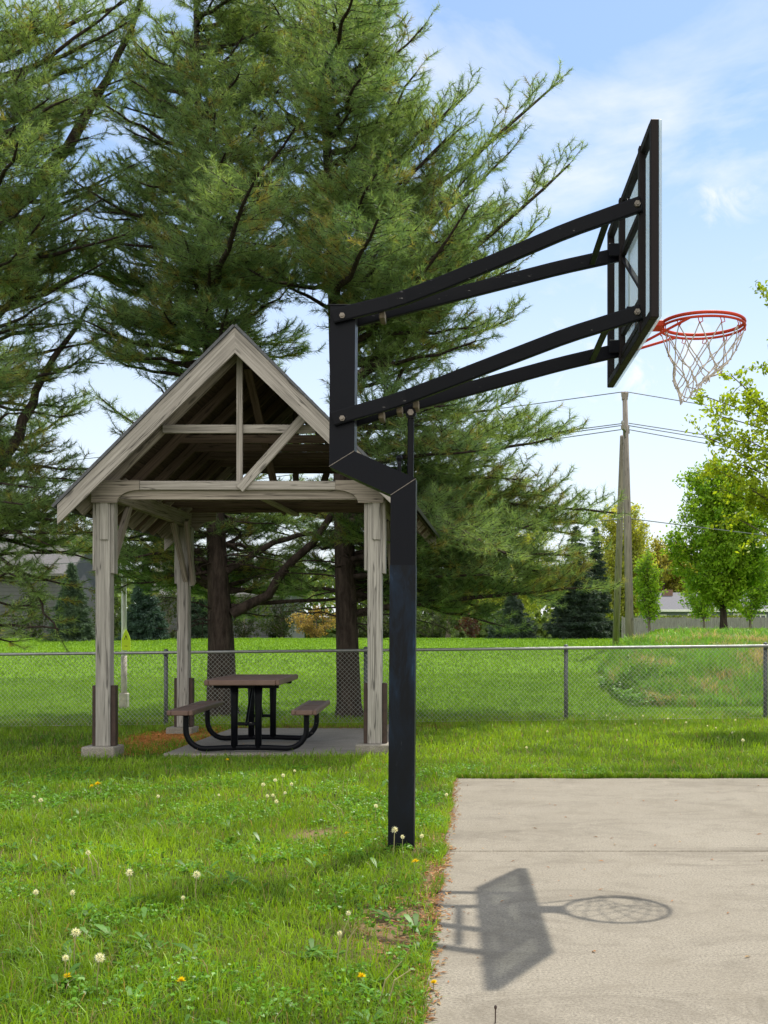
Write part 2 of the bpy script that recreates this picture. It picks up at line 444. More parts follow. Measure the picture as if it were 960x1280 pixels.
# ------------------------------------------------------------------ blades
def blades(n_or_pts, X, Y, Z, h, w, lean, colr, rng):
    n = len(X); th = rng.uniform(0, 2 * np.pi, n); ph = rng.uniform(0, 2 * np.pi, n)
    d = np.stack([np.cos(th), np.sin(th), np.zeros(n)], 1); sd = np.stack([np.cos(ph), np.sin(ph), np.zeros(n)], 1)
    P = np.stack([X, Y, Z], 1); up = np.array([0, 0, 1.])
    h = h[:, None]; w = w[:, None]; l = lean[:, None]
    V = np.empty((n, 5, 3))
    V[:, 0] = P - sd * w / 2; V[:, 1] = P + sd * w / 2
    m = P + up * h * .6 + d * h * l * .3
    V[:, 2] = m - sd * w * .42; V[:, 3] = m + sd * w * .42
    V[:, 4] = P + up * h * (1 - .28 * l) + d * h * l
    b = np.arange(n)[:, None] * 5
    T = np.concatenate([b + np.array([[0, 1, 3]]), b + np.array([[0, 3, 2]]), b + np.array([[2, 3, 4]])], 1).reshape(-1, 3)
    C = np.repeat(colr, 5, axis=0)
    return V.reshape(-1, 3), T, C

def grass_patch(y0, y1, dens, hh, ww, rng, xl=-.50, xr=.34, ok=None, hv=.45, colfn=None, lean=(.2, 1.0)):
    area = (xr - xl) * (y1 * y1 - y0 * y0) / 2
    n = int(area * dens)
    Y = np.sqrt(rng.uniform(y0 * y0, y1 * y1, n)); X = Y * rng.uniform(xl, xr, n)
    keep = rng.uniform(0, 1, n) > bare(X, Y) * 1.1
    if ok is not None: keep &= ok(X, Y)
    X = X[keep]; Y = Y[keep]; n = len(X)
    clump = vnoise(X, Y, .16, 8) * .6 + vnoise(X, Y, .55, 9) * .6
    h = hh * (1 + hv * rng.normal(0, 1, n)).clip(.35, 2.2) * (.55 + .75 * clump)
    w = ww * rng.uniform(.7, 1.3, n)
    c = colfn(X, Y, n, rng)
    return blades(n, X, Y, gz(X, Y) - .004, h, w, rng.uniform(lean[0], lean[1], n), c, rng)

def near_col(X, Y, n, rng):
    a = np.clip(vnoise(X, Y, 1.1, 11) * .55 + vnoise(X, Y, .30, 12) * .45 + (vnoise(X, Y, .09, 14) - .5) * .35, 0, 1.1)[:, None]
    c = (1 - a) * np.array([.050, .130, .008]) + a * np.array([.30, .475, .022])
    c = c * rng.uniform(.7, 1.35, (n, 1))
    dry = rng.uniform(0, 1, n) < (.03 + .07 * vnoise(X, Y, .4, 13))
    c[dry] = np.array([.34, .27, .12]) * rng.uniform(.6, 1.1, (dry.sum(), 1))
    return c
def off_court(X, Y):
    e = CXL + .02 * np.sin(Y * 9) + .11 * (vnoise(X * 0, Y, .19, 21) - .62)
    f = CYF + .05 * (vnoise(X, Y * 0, .2, 22) - .5)
    pad = (X > PADX0 + .05 * (vnoise(X * 0, Y, .2, 3) - .5)) & (X < PADX1) & (Y > PADY0 + .02) & (Y < PADY1)
    return ((X < e) | (Y > f)) & ~pad
PADX0, PADX1, PADY0, PADY1 = -3.22, -.85, 11.62, 15.0
def off_both(X, Y): return off_court(X, Y) & (Y < 17.4)

parts = []
rg = np.random.default_rng(21)
parts.append(grass_patch(3.1, 5.2, 6600, .048, .0036, rg, ok=off_court, colfn=near_col))
parts.append(grass_patch(5.2, 8.0, 4300, .050, .0042, rg, ok=off_court, colfn=near_col))
parts.append(grass_patch(8.0, 11.5, 2300, .055, .0055, rg, ok=off_court, colfn=near_col))
parts.append(grass_patch(11.5, 17.4, 1150, .062, .0075, rg, ok=off_court, colfn=near_col))
parts.append(grass_patch(9.6, 17.4, 900, .060, .0085, rg, ok=off_court, colfn=near_col, xl=.34, xr=.60))
# longer tufts
def tuft_ok(X, Y): return off_court(X, Y) & (vnoise(X, Y, .35, 31) > .72)
parts.append(grass_patch(3.1, 7.5, 1500, .085, .0038, rg, ok=tuft_ok, colfn=near_col, lean=(.3, 1.2)))
# overhang along the slab edges
n = 5200; Yb = rg.uniform(3, CYF, n); Xb = CXL - np.abs(rg.normal(0, .03, n)) + .012 * (vnoise(Yb, Yb * 0, .12, 40) - .3) * 3
kp = rg.uniform(0, 1, n) > bare(Xb, Yb); Xb = Xb[kp]; Yb = Yb[kp]; n = len(Xb)
parts.append(blades(n, Xb, Yb, gz(Xb, Yb), rg.uniform(.03, .085, n), rg.uniform(.003, .005, n), rg.uniform(.3, 1.2, n), near_col(Xb, Yb, n, rg), rg))
n = 5000; Xb = rg.uniform(CXL, 3.6, n); Yb = CYF + np.abs(rg.normal(0, .03, n)) - .09 * np.clip(vnoise(Xb, Xb * 0, .35, 41) - .35, 0, 1)
parts.append(blades(n, Xb, Yb, gz(Xb, Yb), rg.uniform(.03, .08, n), rg.uniform(.004, .006, n), rg.uniform(.3, 1.0, n), near_col(Xb, Yb, n, rg), rg))
# mown lawn beyond the fence
def far_ok(X, Y): return bank_w(X, Y) < .4
def far_col(X, Y, n, rng):
    a = (vnoise(X, Y, .5, 51) * .5 + vnoise(X, Y, 3.0, 52) * .5)[:, None]
    c = (1 - a) * np.array([.085, .185, .008]) + a * np.array([.18, .315, .016])
    return c * rng.uniform(.75, 1.3, (n, 1))
parts.append(grass_patch(17.4, 26, 800, .045, .010, rg, ok=far_ok, colfn=far_col, xl=-.52, xr=.32))
parts.append(grass_patch(26, 50, 150, .05, .022, rg, ok=far_ok, colfn=far_col, xl=-.47, xr=.32))
def join(parts):
    V = []; T = []; C = []; b = 0
    for v, t, c in parts:
        V.append(v); T.append(t + b); C.append(c); b += len(v)
    return np.concatenate(V), np.concatenate(T), np.concatenate(C)
V, T, C = join(parts)
tag(mesh_np('lawn_grass', V, T, M['grass'], col=C), 'bright green lawn grass of uneven height around court and shelter', 'grass', kind='stuff')

# clover and broad-leaved weeds in the lawn
rg = np.random.default_rng(22)
n = 34000; Y = np.sqrt(rg.uniform(3.1 ** 2, 10.5 ** 2, n)); X = Y * rg.uniform(-.48, .12, n)
kp = off_court(X, Y) & (vnoise(X, Y, .5, 61) * .6 + vnoise(X, Y, .18, 62) * .4 > .55) & (rg.uniform(0, 1, n) > bare(X, Y) * .8)
X = X[kp]; Y = Y[kp]; n = len(X)
def leaves(P, size, rng, colr, flat=.6, asp=.6):
    n = len(P); nr = rng.normal(0, 1, (n, 3)); nr[:, 2] += flat * 4; nr /= np.linalg.norm(nr, axis=1)[:, None]
    a = rng.normal(0, 1, (n, 3)); a -= nr * (a * nr).sum(1)[:, None]; a /= np.linalg.norm(a, axis=1)[:, None]; b = np.cross(nr, a)
    s = size[:, None]; V = np.empty((n, 4, 3))
    V[:, 0] = P - a * s / 2; V[:, 1] = P + b * s * asp / 2 - a * s * .05; V[:, 2] = P + a * s / 2; V[:, 3] = P - b * s * asp / 2 - a * s * .05
    V[:, 1] += nr * s * .10; V[:, 3] += nr * s * .10
    q = np.arange(n)[:, None] * 4
    T = np.concatenate([q + np.array([[0, 1, 2]]), q + np.array([[0, 2, 3]])], 1).reshape(-1, 3)
    return V.reshape(-1, 3), T, np.repeat(colr, 4, axis=0)
P = np.stack([X, Y, gz(X, Y) + rg.uniform(.012, .05, n)], 1)
lf = []
for kq in range(3):
    Q = P + rg.normal(0, .008, (n, 3)) * np.array([1, 1, .3])
    lf.append(leaves(Q, rg.uniform(.012, .024, n), rg, np.array([.125, .285, .026]) * rg.uniform(.6, 1.5, (n, 1)), .45, .8))
nr = 260; Yr = np.sqrt(rg.uniform(3.3 ** 2, 10 ** 2, nr)); Xr = Yr * rg.uniform(-.46, .0, nr); kp = off_court(Xr, Yr); Xr = Xr[kp]; Yr = Yr[kp]
for xr_, yr_ in zip(Xr, Yr):
    m_ = rg.integers(6, 12); a_ = rg.uniform(0, 2 * np.pi, m_); L_ = rg.uniform(.045, .10, m_)
    u_ = np.stack([np.cos(a_), np.sin(a_), rg.uniform(.15, .7, m_)], 1); w_ = np.stack([-np.sin(a_), np.cos(a_), np.zeros(m_)], 1)
    b_ = np.array([xr_, yr_, .012]); Vq = np.empty((m_, 6, 3)); h_ = L_[:, None]
    Vq[:, 0] = b_; Vq[:, 1] = b_ + u_ * h_ * .45 - w_ * h_ * .10; Vq[:, 2] = b_ + u_ * h_ * .45 + w_ * h_ * .10
    Vq[:, 3] = b_ + u_ * h_ * .8 - w_ * h_ * .13 - np.array([0, 0, 1]) * h_ * .06; Vq[:, 4] = b_ + u_ * h_ * .8 + w_ * h_ * .13 - np.array([0, 0, 1]) * h_ * .06; Vq[:, 5] = b_ + u_ * h_ - np.array([0, 0, 1]) * h_ * .16
    q_ = np.arange(m_)[:, None] * 6
    Tq = np.concatenate([q_ + np.array([f_]) for f_ in ((0, 1, 2), (1, 3, 4), (1, 4, 2), (3, 5, 4))], 1).reshape(-1, 3)
    lf.append((Vq.reshape(-1, 3), Tq, np.repeat(np.array([.10, .235, .03]) * rg.uniform(.7, 1.3, (m_, 1)), 6, axis=0)))
V, T, C = join(lf)
tag(mesh_np('clover', V, T, M['grass'], col=C), 'patches of small-leaved clover and weeds in the lawn', 'clover', kind='stuff')

# dry litter on the slab edge and round the shelter
rg = np.random.default_rng(23)
n = 2600; Y = rg.uniform(3.2, CYF, n); X = CXL + rg.normal(.0, .028, n); kp = vnoise(X * 0, Y, .5, 71) + rg.uniform(-.3, .3, n) > .42
P1 = np.stack([X, Y, np.where(X > CXL, .014, .012)], 1)[kp]
n2 = 9000; X = rg.normal(-3.70, .26, n2); Y = rg.normal(13.7, .75, n2)
kp = (X < -2.6) & (Y > 11.75); P2 = np.stack([X, Y, gz(X, Y) + np.where(X > PADX0, .028, .012)], 1)[kp]
n3 = 3000; X = rg.uniform(-3.2, -.2, n3); Y = rg.normal(15.25, .22, n3); P3 = np.stack([X, Y, gz(X, Y) + .03], 1)
n4 = 2200; Y = rg.uniform(3.6, 7.4, n4); X = gx(np.full(n4, 530.), Y) + rg.normal(0, .16, n4); kp = (bare(X, Y) > .25) & (X < CXL); P4 = np.stack([X, Y, np.full(n4, .012)], 1)[kp]
n5 = 90; P5 = np.stack([rg.uniform(CXL, 3, n5), rg.uniform(3.3, CYF, n5), np.full(n5, .014)], 1)
P = np.concatenate([P1, P2, P3, P4, P5]); n = len(P)
cc = np.array([[.40, .19, .085], [.30, .15, .07], [.42, .28, .14], [.22, .12, .07]])[rg.integers(0, 4, n)]
lf = [leaves(P, rg.uniform(.015, .04, n), rg, cc, 1.4, .3)]
nq = len(P2) * 2; Q = P2[rg.integers(0, len(P2), nq)] + rg.normal(0, .03, (nq, 3)) * np.array([1, 1, .1])
lf.append(leaves(Q, rg.uniform(.05, .10, nq), rg, np.array([.58, .28, .10]) * rg.uniform(.7, 1.25, (nq, 1)), 2.5, .14))
V, T, C = join(lf)
tag(mesh_np('dry_litter', V, T, M['straw'], col=C), 'rusty brown dry leaf and needle litter along slab edges', 'leaf litter', kind='stuff')

# weeds on the bank
rg = np.random.default_rng(24)
def bank_ok(X, Y): return (bank_w(X, Y) > .25)
def bank_col(X, Y, n, rng):
    a = vnoise(X, Y, .38, 81) * .62 + vnoise(X, Y, 1.3, 82) * .5
    c = np.array([.155, .33, .045]) * rng.uniform(.6, 1.5, (n, 1))
    dry = a + rng.uniform(-.16, .16, n) > .71
    dry &= (Y < 26) | (rng.uniform(0, 1, n) < .25)
    c[dry] = np.array([.52, .42, .24]) * rng.uniform(.55, 1.15, (dry.sum(), 1))
    yel = rng.uniform(0, 1, n) < .12
    c[yel] = np.array([.25, .33, .05])
    return c
parts = [grass_patch(18.4, 25, 1900, .17, .012, rg, xl=.08, xr=.33, ok=bank_ok, colfn=bank_col, lean=(.2, 1.1)),
         grass_patch(25, 36, 420, .15, .022, rg, xl=.10, xr=.33, ok=bank_ok, colfn=bank_col, lean=(.2, 1.0)),
         grass_patch(18.4, 32, 420, .16, .02, rg, xl=.33, xr=.52, ok=bank_ok, colfn=bank_col, lean=(.2, 1.0)),
         grass_patch(36, 56, 110, .08, .035, rg, xl=.12, xr=.33, ok=bank_ok, colfn=far_col)]
n = 7000; Y = rg.uniform(18.5, 23, n); X = np.interp(Y, [18.5, 20, 23], [2.7, 2.65, 2.6]) + np.abs(rg.normal(0, .55, n)) - .1
kp = vnoise(X, Y, .4, 90) > .35; X = X[kp]; Y = Y[kp]; n = len(X)
parts.append(leaves(np.stack([X, Y, gz(X, Y) + rg.uniform(.0, .20, n) * (.4 + vnoise(X, Y, .5, 91))], 1), rg.uniform(.03, .075, n), rg, np.array([.12, .25, .04]) * rg.uniform(.6, 1.5, (n, 1)), .3, .6))
V, T, C = join(parts)
tag(mesh_np('bank_weeds', V, T, M['grass'], col=C), 'rough weeds and straw-coloured dead grass covering the bank', 'weeds', kind='stuff')

# ------------------------------------------------------------------ basketball goal
PX, PY, PT = -.402, 6.52, .145
goal = empty('basketball_hoop', (PX, PY, 0), 'black goose-neck basketball hoop on a square pole beside the concrete court', 'basketball hoop')
LEAN = .0065
def PP(x, z): return Vector((x + LEAN * (z - 1.2), PY, z))
hw = PT / 2; lx, ux = PX, -.757
zb0, zb1, zc0, zc1, zt = 2.045, 2.140, 2.210, 2.300, 3.135
mb = MB()
def tri(pts, b=.006):  # square-section prism in the XZ plane
    mb.prism([PP(x, z) + Vector((0, -hw, 0)) for x, z in pts], (0, PT, 0))
tri([(lx - hw, 1.60), (lx + hw, 1.60), (lx + hw, zb1), (lx - hw, zb0)])
tri([(lx - hw, zb0 + .0015), (lx + hw, zb1 + .0015), (ux + hw, zc1 - .0015), (ux - hw, zc0 - .0015)])
tri([(ux - hw, zc0 + .0015), (ux + hw, zc1 + .0015), (ux + hw, zt), (ux - hw, zt)])
pole = mb.build('pole', M['blackpole'], goal)
mb = MB(); mb.prism([PP(x, z) + Vector((0, -hw - .002, 0)) for x, z in [(lx - hw - .002, -.15), (lx + hw + .002, -.15), (lx + hw + .002, 1.642), (lx - hw - .002, 1.642)]], (0, PT + .004, 0))
mb.build('pole_sleeve', M['bluepaint'], goal)
# worn bead of weld along the mitres
for (a, b) in (((lx - hw, zb0), (lx + hw, zb1)), ((ux - hw, zc0), (ux + hw, zc1))):
    for s_ in (-1, 1):
        mb = MB(); mb.tube([PP(*a) + Vector((0, s_ * hw, 0)), PP(*b) + Vector((0, s_ * hw, 0))], .0022, 6); mb.build('weld_bead', M['bolt'], pole)
mb = MB(); mb.box((ux - hw - .004, PY, zt + .004), (ux + hw + .004, PY, zt + .004), PT + .008, .008); mb.build('pole_cap', M['black'], goal)

BX = .885                                   # back plane of the board
NY, FY = 5.63, 7.22
SY = (5.95, 6.65)                            # the two vertical struts
UP = ((3.066, 3.514), (2.478, 2.944))
for (z0, z1) in UP:
    for q, (ya, yb) in enumerate(((PY - hw - .020, SY[0] - .035), (PY + hw + .020, SY[1] + .035))):
        x0 = ux + LEAN * 1.7 - .052; x1 = BX + .008
        d = Vector((x1 - x0, 0, z1 - z0))
        mid = Vector((x0, ya, z0)) + d * .34
        p0 = Vector((x0, ya, z0)); p1 = Vector((x1, yb, z1))
        mid = Vector((x0 + .40 * (x1 - x0), ya + (yb - ya) * .10, z0 + (.375 if q == 0 else .42) * (z1 - z0)))
        mb = MB()
        n = 9
        # flat bar with eased bend: sweep a rectangle
        pts = []
        offs = ((0, -.008, .0, .014, .004, 0), (0, .008, .014, .020, .005, 0))[0 if z0 > 2.8 else 1] if q == 0 else (0, .004, .006, .010, .003, 0)
        n = 17
        for t in np.linspace(0, 1, n):
            pts.append(Vector((x0 + (x1 - x0) * t, ya + (yb - ya) * max(0., (t - .22) / .78), z0 + (z1 - z0) * t + float(np.interp(t, [0, .37, .55, .78, .93, 1], offs)))))
        hh, tt = .081, .030
        vs = []; fs = []
        for i_, p in enumerate(pts):
            tg = (pts[min(i_ + 1, n - 1)] - pts[max(i_ - 1, 0)]).normalized()
            upv = Vector((-tg.z, 0, tg.x)).normalized(); sd = tg.cross(upv)
            for (u, v) in ((-1, -.8), (-1, .8), (-.8, 1), (.8, 1), (1, .8), (1, -.8), (.8, -1), (-.8, -1)):
                vs.append(tuple(p + sd * u * tt / 2 + upv * v * hh / 2))
        for i_ in range(n - 1):
            for j in range(8): fs.append((i_ * 8 + j, i_ * 8 + (j + 1) % 8, (i_ + 1) * 8 + (j + 1) % 8, (i_ + 1) * 8 + j))
        fs.append(tuple(range(8))); fs.append(tuple((n - 1) * 8 + j for j in range(8)))
        mb.add(vs, fs)
        arm = mb.build('arm', M['black'], goal)
        s_ = -1 if q == 0 else 1
        for p in (p0 + Vector((.055, 0, .002)), p1 + Vector((-.022, 0, -.004))):
            mb = MB(); mb.tube([p, p + Vector((0, s_ * .024, 0))], .017, 6); mb.tube([p, p + Vector((0, s_ * .034, 0))], .009, 8); mb.build('bolt', M['bolt'], arm)
        for p in (p0,):
            pass
    # spacer plate joining the pair near the board
    t = .90
    a = Vector((ux + (BX - ux) * t, PY - hw - .01 + (SY[0] - PY + hw) * t * .92, z0 + (z1 - z0) * t)); b = Vector((a.x - .01, PY + hw + (SY[1] - PY - hw) * t * .92, a.z))
    mb = MB(); mb.box(a + Vector((0, 0, -.015)), b + Vector((0, 0, -.03)), .036, .012); mb.build('spacer_plate', M['black'], goal)
for (x, z) in ((-.52, 3.09), (-.525, 2.513), (-.42, 2.545), (-.325, 2.575)):
    mb = MB(); mb.box((x, PY - hw * .95, z), (x, PY + hw * .95, z), .032, .05); mb.build('spacer_block', M['tanpaint'], goal)
mb = MB(); sx = gx(513, PY)
mb.box((sx + .004, PY - .012, 2.50), (sx, PY - .012, 2.10), .036, .036, up=(0, 1, 0)); st = mb.build('strut', M['black'], goal)
mb = MB(); mb.tube([(sx + .004, PY - .045, 2.525), (sx + .004, PY + .03, 2.525)], .032, 12); mb.build('clevis', M['black'], st)
mb = MB(); mb.tube([(sx + .004, PY - .062, 2.525), (sx + .004, PY - .04, 2.525)], .019, 6); mb.build('bolt', M['bolt'], st)
mb = MB(); mb.tube([(gx(499.5, PY), PY - .02, 2.18), (gx(499.5, PY), PY - .02, 2.25)], .012, 8); mb.sphere((gx(499.5, PY), PY - .02, 2.265), .02); mb.build('eye_bolt', M['black'], goal)

# board
ZB, ZT = 2.835, 3.834
board = empty('backboard', (0, 0, 0), None, None); board.location = (BX, (NY + FY) / 2, ZB); board.parent = goal; board.location -= goal.location; board.rotation_euler = (0, 0, .0175)
del_keys = [k_ for k_ in board.keys()]
class _W:  # helper: build with parent offset summed up the chain
    pass
fw, fd = .045, .042
mb = MB()
xm = BX + fd / 2
mb.box((xm, NY + fw / 2, ZB), (xm, NY + fw / 2, ZT), fd, fw, up=(0, 1, 0)); mb.box((xm, FY - fw / 2, ZB), (xm, FY - fw / 2, ZT), fd, fw, up=(0, 1, 0))
mb.box((xm - .001, NY + fw, ZT - fw / 2), (xm - .001, FY - fw, ZT - fw / 2), fd, fw); mb.box((xm - .001, NY + fw, ZB + fw / 2), (xm - .001, FY - fw, ZB + fw / 2), fd, fw)
mb.build('frame', M['boardframe'], board)
for y in SY:
    mb = MB(); mb.box((xm - .012, y, ZB + .003), (xm - .012, y, ZT - .003), fd - .006, .048, up=(0, 1, 0)); mb.build('upright', M['boardframe'], board)
for z in (2.905, 3.03, 3.50):
    mb = MB(); mb.box((xm - .006, SY[0] + .026, z), (xm - .006, SY[1] - .026, z), fd - .012, .038); mb.build('cross_bar', M['boardframe'], board)
for (y0, y1) in ((SY[0] + .03, SY[1] - .03),):
    mb = MB(); mb.box((xm - .004, y0, 3.08), (xm - .004, y1, 3.46), .02, .03, up=(1, 0, 0)); mb.build('diagonal_bar', M['boardframe'], board)
mb = MB(); mb.box((BX + fd + .008, NY + .002, (ZB + ZT) / 2), (BX + fd + .008, FY - .002, (ZB + ZT) / 2), .013, ZT - ZB - .004, b=.002); mb.build('panel', M['acrylic'], board)
mb = MB(); xq = BX + fd + .0185; yc = (NY + FY) / 2
for (a, b) in (((yc - .30, 3.08), (yc + .30, 3.08)), ((yc - .30, 3.53), (yc + .30, 3.53))):
    mb.box((xq, a[0], a[1]), (xq, b[0], b[1]), .003, .05, b=.0005)
for s_ in (-1, 1): mb.box((xq, yc + s_ * .275, 3.106), (xq, yc + s_ * .275, 3.504), .003, .05, up=(0, 1, 0), b=.0005)
mb.build('target_square', M['trim'], board)
for (zz) in (3.522, 2.950):
    for q, y in enumerate(SY):
        mb = MB(); s_ = -1 if q == 0 else 1
        mb.box((BX - .07, y - s_ * .016, zz), (BX + .002, y - s_ * .016, zz), .012, .075); mb.build('mounting_lug', M['black'], board)

# rim and net
RX, RY, RZ, RR = 1.318, 6.40, 3.018, .2345
rim = empty('rim', (0, 0, 0), None, None); rim.parent = goal; rim.location = Vector((RX, RY, RZ)) - goal.location
mb = MB(); mb.torus((RX, RY, RZ), RR, .0095, 64, 10); mb.torus((RX, RY, RZ - .023), RR + .002, .0075, 64, 8); mb.build('ring', M['rim'], rim, True)
mb = MB(); xf = BX + fd + .016
mb.box((xf + .006, RY - .09, RZ - .04), (xf + .006, RY + .09, RZ - .04), .012, .14, b=.003)
mb.box((xf, RY, RZ - .012), (RX - RR + .01, RY, RZ - .012), .12, .035, b=.004); mb.build('mounting_plate', M['rim'], rim)
for s_ in (-1, 1):
    mb = MB(); a = math.radians(118) * s_
    q = Vector((RX + RR * math.cos(a), RY + RR * math.sin(a), RZ - .022))
    mb.tube([q, q.lerp(Vector((xf, RY + s_ * .05, RZ - .135)), .1), q.lerp(Vector((xf, RY + s_ * .05, RZ - .135)), .9), Vector((xf, RY + s_ * .05, RZ - .135))], .008, 8)
    mb.build('brace_rod', M['rim'], rim)
NH = 12
for i_ in range(NH):
    mb = MB()
    for e in (-1, 1):
        a = 2 * math.pi * (i_ + .5) / NH + e * .045
        mb.tube([(RX + RR * math.cos(a), RY + RR * math.sin(a), RZ - .028), (RX + (RR + .004) * math.cos(a + .02), RY + (RR + .004) * math.sin(a + .02), RZ - .05), (RX + (RR - .005) * math.cos(a - e * .05), RY + (RR - .005) * math.sin(a - e * .05), RZ - .056)], .003, 5)
    mb.tube([(RX + (RR - .005) * math.cos(2 * math.pi * (i_ + .5) / NH - .005), RY + (RR - .005) * math.sin(2 * math.pi * (i_ + .5) / NH - .005), RZ - .056), (RX + (RR - .005) * math.cos(2 * math.pi * (i_ + .5) / NH + .005), RY + (RR - .005) * math.sin(2 * math.pi * (i_ + .5) / NH + .005), RZ - .056)], .003, 5)
    mb.build('net_hook', M['rim'], rim)
mb = MB(); rn = random.Random(5)
rows = [(.0, .232), (.105, .190), (.17, .160), (.225, .134), (.27, .112), (.305, .096)]
pts = []
for r_, (dz, rad) in enumerate(rows):
    ring = []
    for i_ in range(NH):
        a = 2 * math.pi * (i_ + (.5 if r_ % 2 == 0 else 1.0)) / NH
        lng = 1 + (-.20 * math.cos(a) + .04) * (r_ / 5)
        j = .020 * r_ / 3
        x = RX + rad * math.cos(a) - .045 * (r_ / 5) ** 1.3 + rn.uniform(-j, j)
        y = RY + rad * math.sin(a) * .95 + rn.uniform(-j, j)
        ring.append(Vector((x, y, RZ - .05 - dz * lng + rn.uniform(-j, j) * .7)))
    pts.append(ring)
def cord(a, b):
    m_ = a.lerp(b, .5) + Vector((rn.uniform(-.006, .006), rn.uniform(-.006, .006), -.004))
    mb.tube([a, m_, b], .0034, 5, False)
for r_ in range(5):
    for i_ in range(NH):
        if r_ % 2 == 0: nb = (i_, (i_ - 1) % NH)
        else: nb = (i_, (i_ + 1) % NH)
        for j_ in nb: cord(pts[r_][i_], pts[r_ + 1][j_])
    for i_ in range(NH):
        if r_ > 0: mb.sphere(pts[r_][i_], .0075, 6, 4)
for i_ in range(NH):
    a = pts[5][i_]; b = pts[5][(i_ + 1) % NH]; m_ = a.lerp(b, .5) + Vector((0, 0, -.03)); mb.tube([a, m_, b], .0034, 5, False)
tag(mb.build('net', M['net'], rim, True))

# ------------------------------------------------------------------ picnic shelter
SX0, SX1, SYF, SYR = -2.935, -1.02, None, None
fl = Vector((gx(131, 11.78), 11.78, 0)); fr = Vector((gx(469, 11.78), 11.78, 0))
rl = Vector((gx(230, 14.60), 14.60, 0)); rr = rl + (fr - fl)
side = (rl - fl).normalized(); acr = Vector((1, 0, 0)); ctr = (fl + fr) / 2
shel = empty('picnic_shelter', (ctr.x, (fl.y + rl.y) / 2, 0), 'open timber picnic shelter with steep gable roof over a table', 'picnic shelter')
def SP(u, v, z):   # u across from the ridge line, v back along the side from the front posts
    return ctr + acr * u + side * v + Vector((0, 0, z))
HWD = (fr.x - fl.x) / 2; LEN = (rl - fl).length
PT_ = .150
posts = []
for (u, v, name) in ((-HWD, 0, 'fl'), (HWD, 0, 'fr'), (-HWD, LEN, 'rl'), (HWD, LEN, 'rr')):
    p = SP(u, v, 0); z0 = g1(p.x, p.y)
    ft = .118 if v == 0 else .10
    mb = MB(); mb.box((p.x - .02, p.y, z0 - .3), (p.x - .02, p.y, z0 + ft), .345, .345, up=(0, 1, 0), b=.012); mb.build('footing', M['footing'], shel)
    mb = MB(); mb.box((p.x, p.y, z0 + ft - .003), (p.x, p.y, 2.67), PT_, PT_, up=(0, 1, 0), b=.008); post = mb.build('post', M['post'], shel)
    for s_ in (-1, 1):
        w_ = .042 if s_ < 0 else .050
        mb = MB(); mb.box((p.x + s_ * (PT_ / 2 + w_ / 2 + .001), p.y, z0 + ft + .001), (p.x + s_ * (PT_ / 2 + w_ / 2 + .001), p.y, z0 + ft + .635), PT_ * .6, w_, up=(1, 0, 0), b=.004); mb.build('steel_bracket', M['brownmetal'], post)
        mb = MB(); mb.box((p.x + s_ * (PT_ / 2 + .019), p.y + .012, 1.93 if s_ < 0 else 1.90), (p.x + s_ * (PT_ / 2 + .019), p.y + .012, 2.668), PT_ * .88, .035, up=(1, 0, 0)); mb.build('side_plank', M['post'], post)
    if v == 0:
        mb = MB(); mb.box((p.x + .02, p.y - PT_ / 2 - .012, 2.25), (p.x + .02, p.y - PT_ / 2 - .012, 2.668), .022, .085, up=(1, 0, 0)); mb.build('face_batten', M['post'], post)

# corner plates with a curved underside (front and rear)
for v, sgn in ((-.115, 1), (LEN + .08, 1)):
    for s_ in (-1, 1):
        pts = []
        x_out = HWD + .10; x_in = HWD - .40
        outl = [(x_out, 2.635), (x_out, 2.868), (x_in, 2.868), (x_in, 2.768)]
        for t in np.linspace(0, 1, 9):
            a = t * math.pi / 2
            outl.append((x_in + .235 * math.sin(a) * 1.0, 2.768 - .133 * (1 - math.cos(a))))
        poly = [SP(s_ * a, v, b) for a, b in outl]
        mb = MB(); mb.prism(poly, (0, .04, 0), (1, 0, 0)); mb.build('corner_plate', M['timber'], shel)
mb = MB(); mb.box(SP(-HWD + .402, -.095, 2.815), SP(HWD - .402, -.095, 2.815), .04, .092); mb.build('tie_beam', M['barge'], shel)
mb = MB(); mb.box(SP(-HWD - .08, -.045, 2.752), SP(HWD + .08, -.045, 2.752), .045, .16); mb.build('front_beam', M['timber'], shel)
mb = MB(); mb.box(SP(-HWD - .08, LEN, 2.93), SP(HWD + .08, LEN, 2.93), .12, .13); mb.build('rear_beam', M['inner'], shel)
for s_ in (-1, 1):
    mb = MB(); mb.box(SP(s_ * (HWD - .045), -.015, 2.762), SP(s_ * (HWD - .045), LEN + .05, 2.762), .085, .175); mb.build('side_beam', M['timber'], shel)
    # knee braces along the sides
    for (v0, v1) in ((.07, .62), (LEN - .07, LEN - .62)):
        mb = MB(); mb.box(SP(s_ * (HWD - .045), v0, 1.98), SP(s_ * (HWD - .045), v1, 2.69), .055, .10, up=(0, 1, .4)); mb.build('knee_brace', M['timber'], shel)
    mb = MB(); mb.box(SP(s_ * (HWD - .13), LEN - .02, 1.93), SP(s_ * (HWD - .15), LEN - .40, 2.72), .05, .10, up=(0, 1, .4)); mb.build('knee_brace', M['timber'], shel)
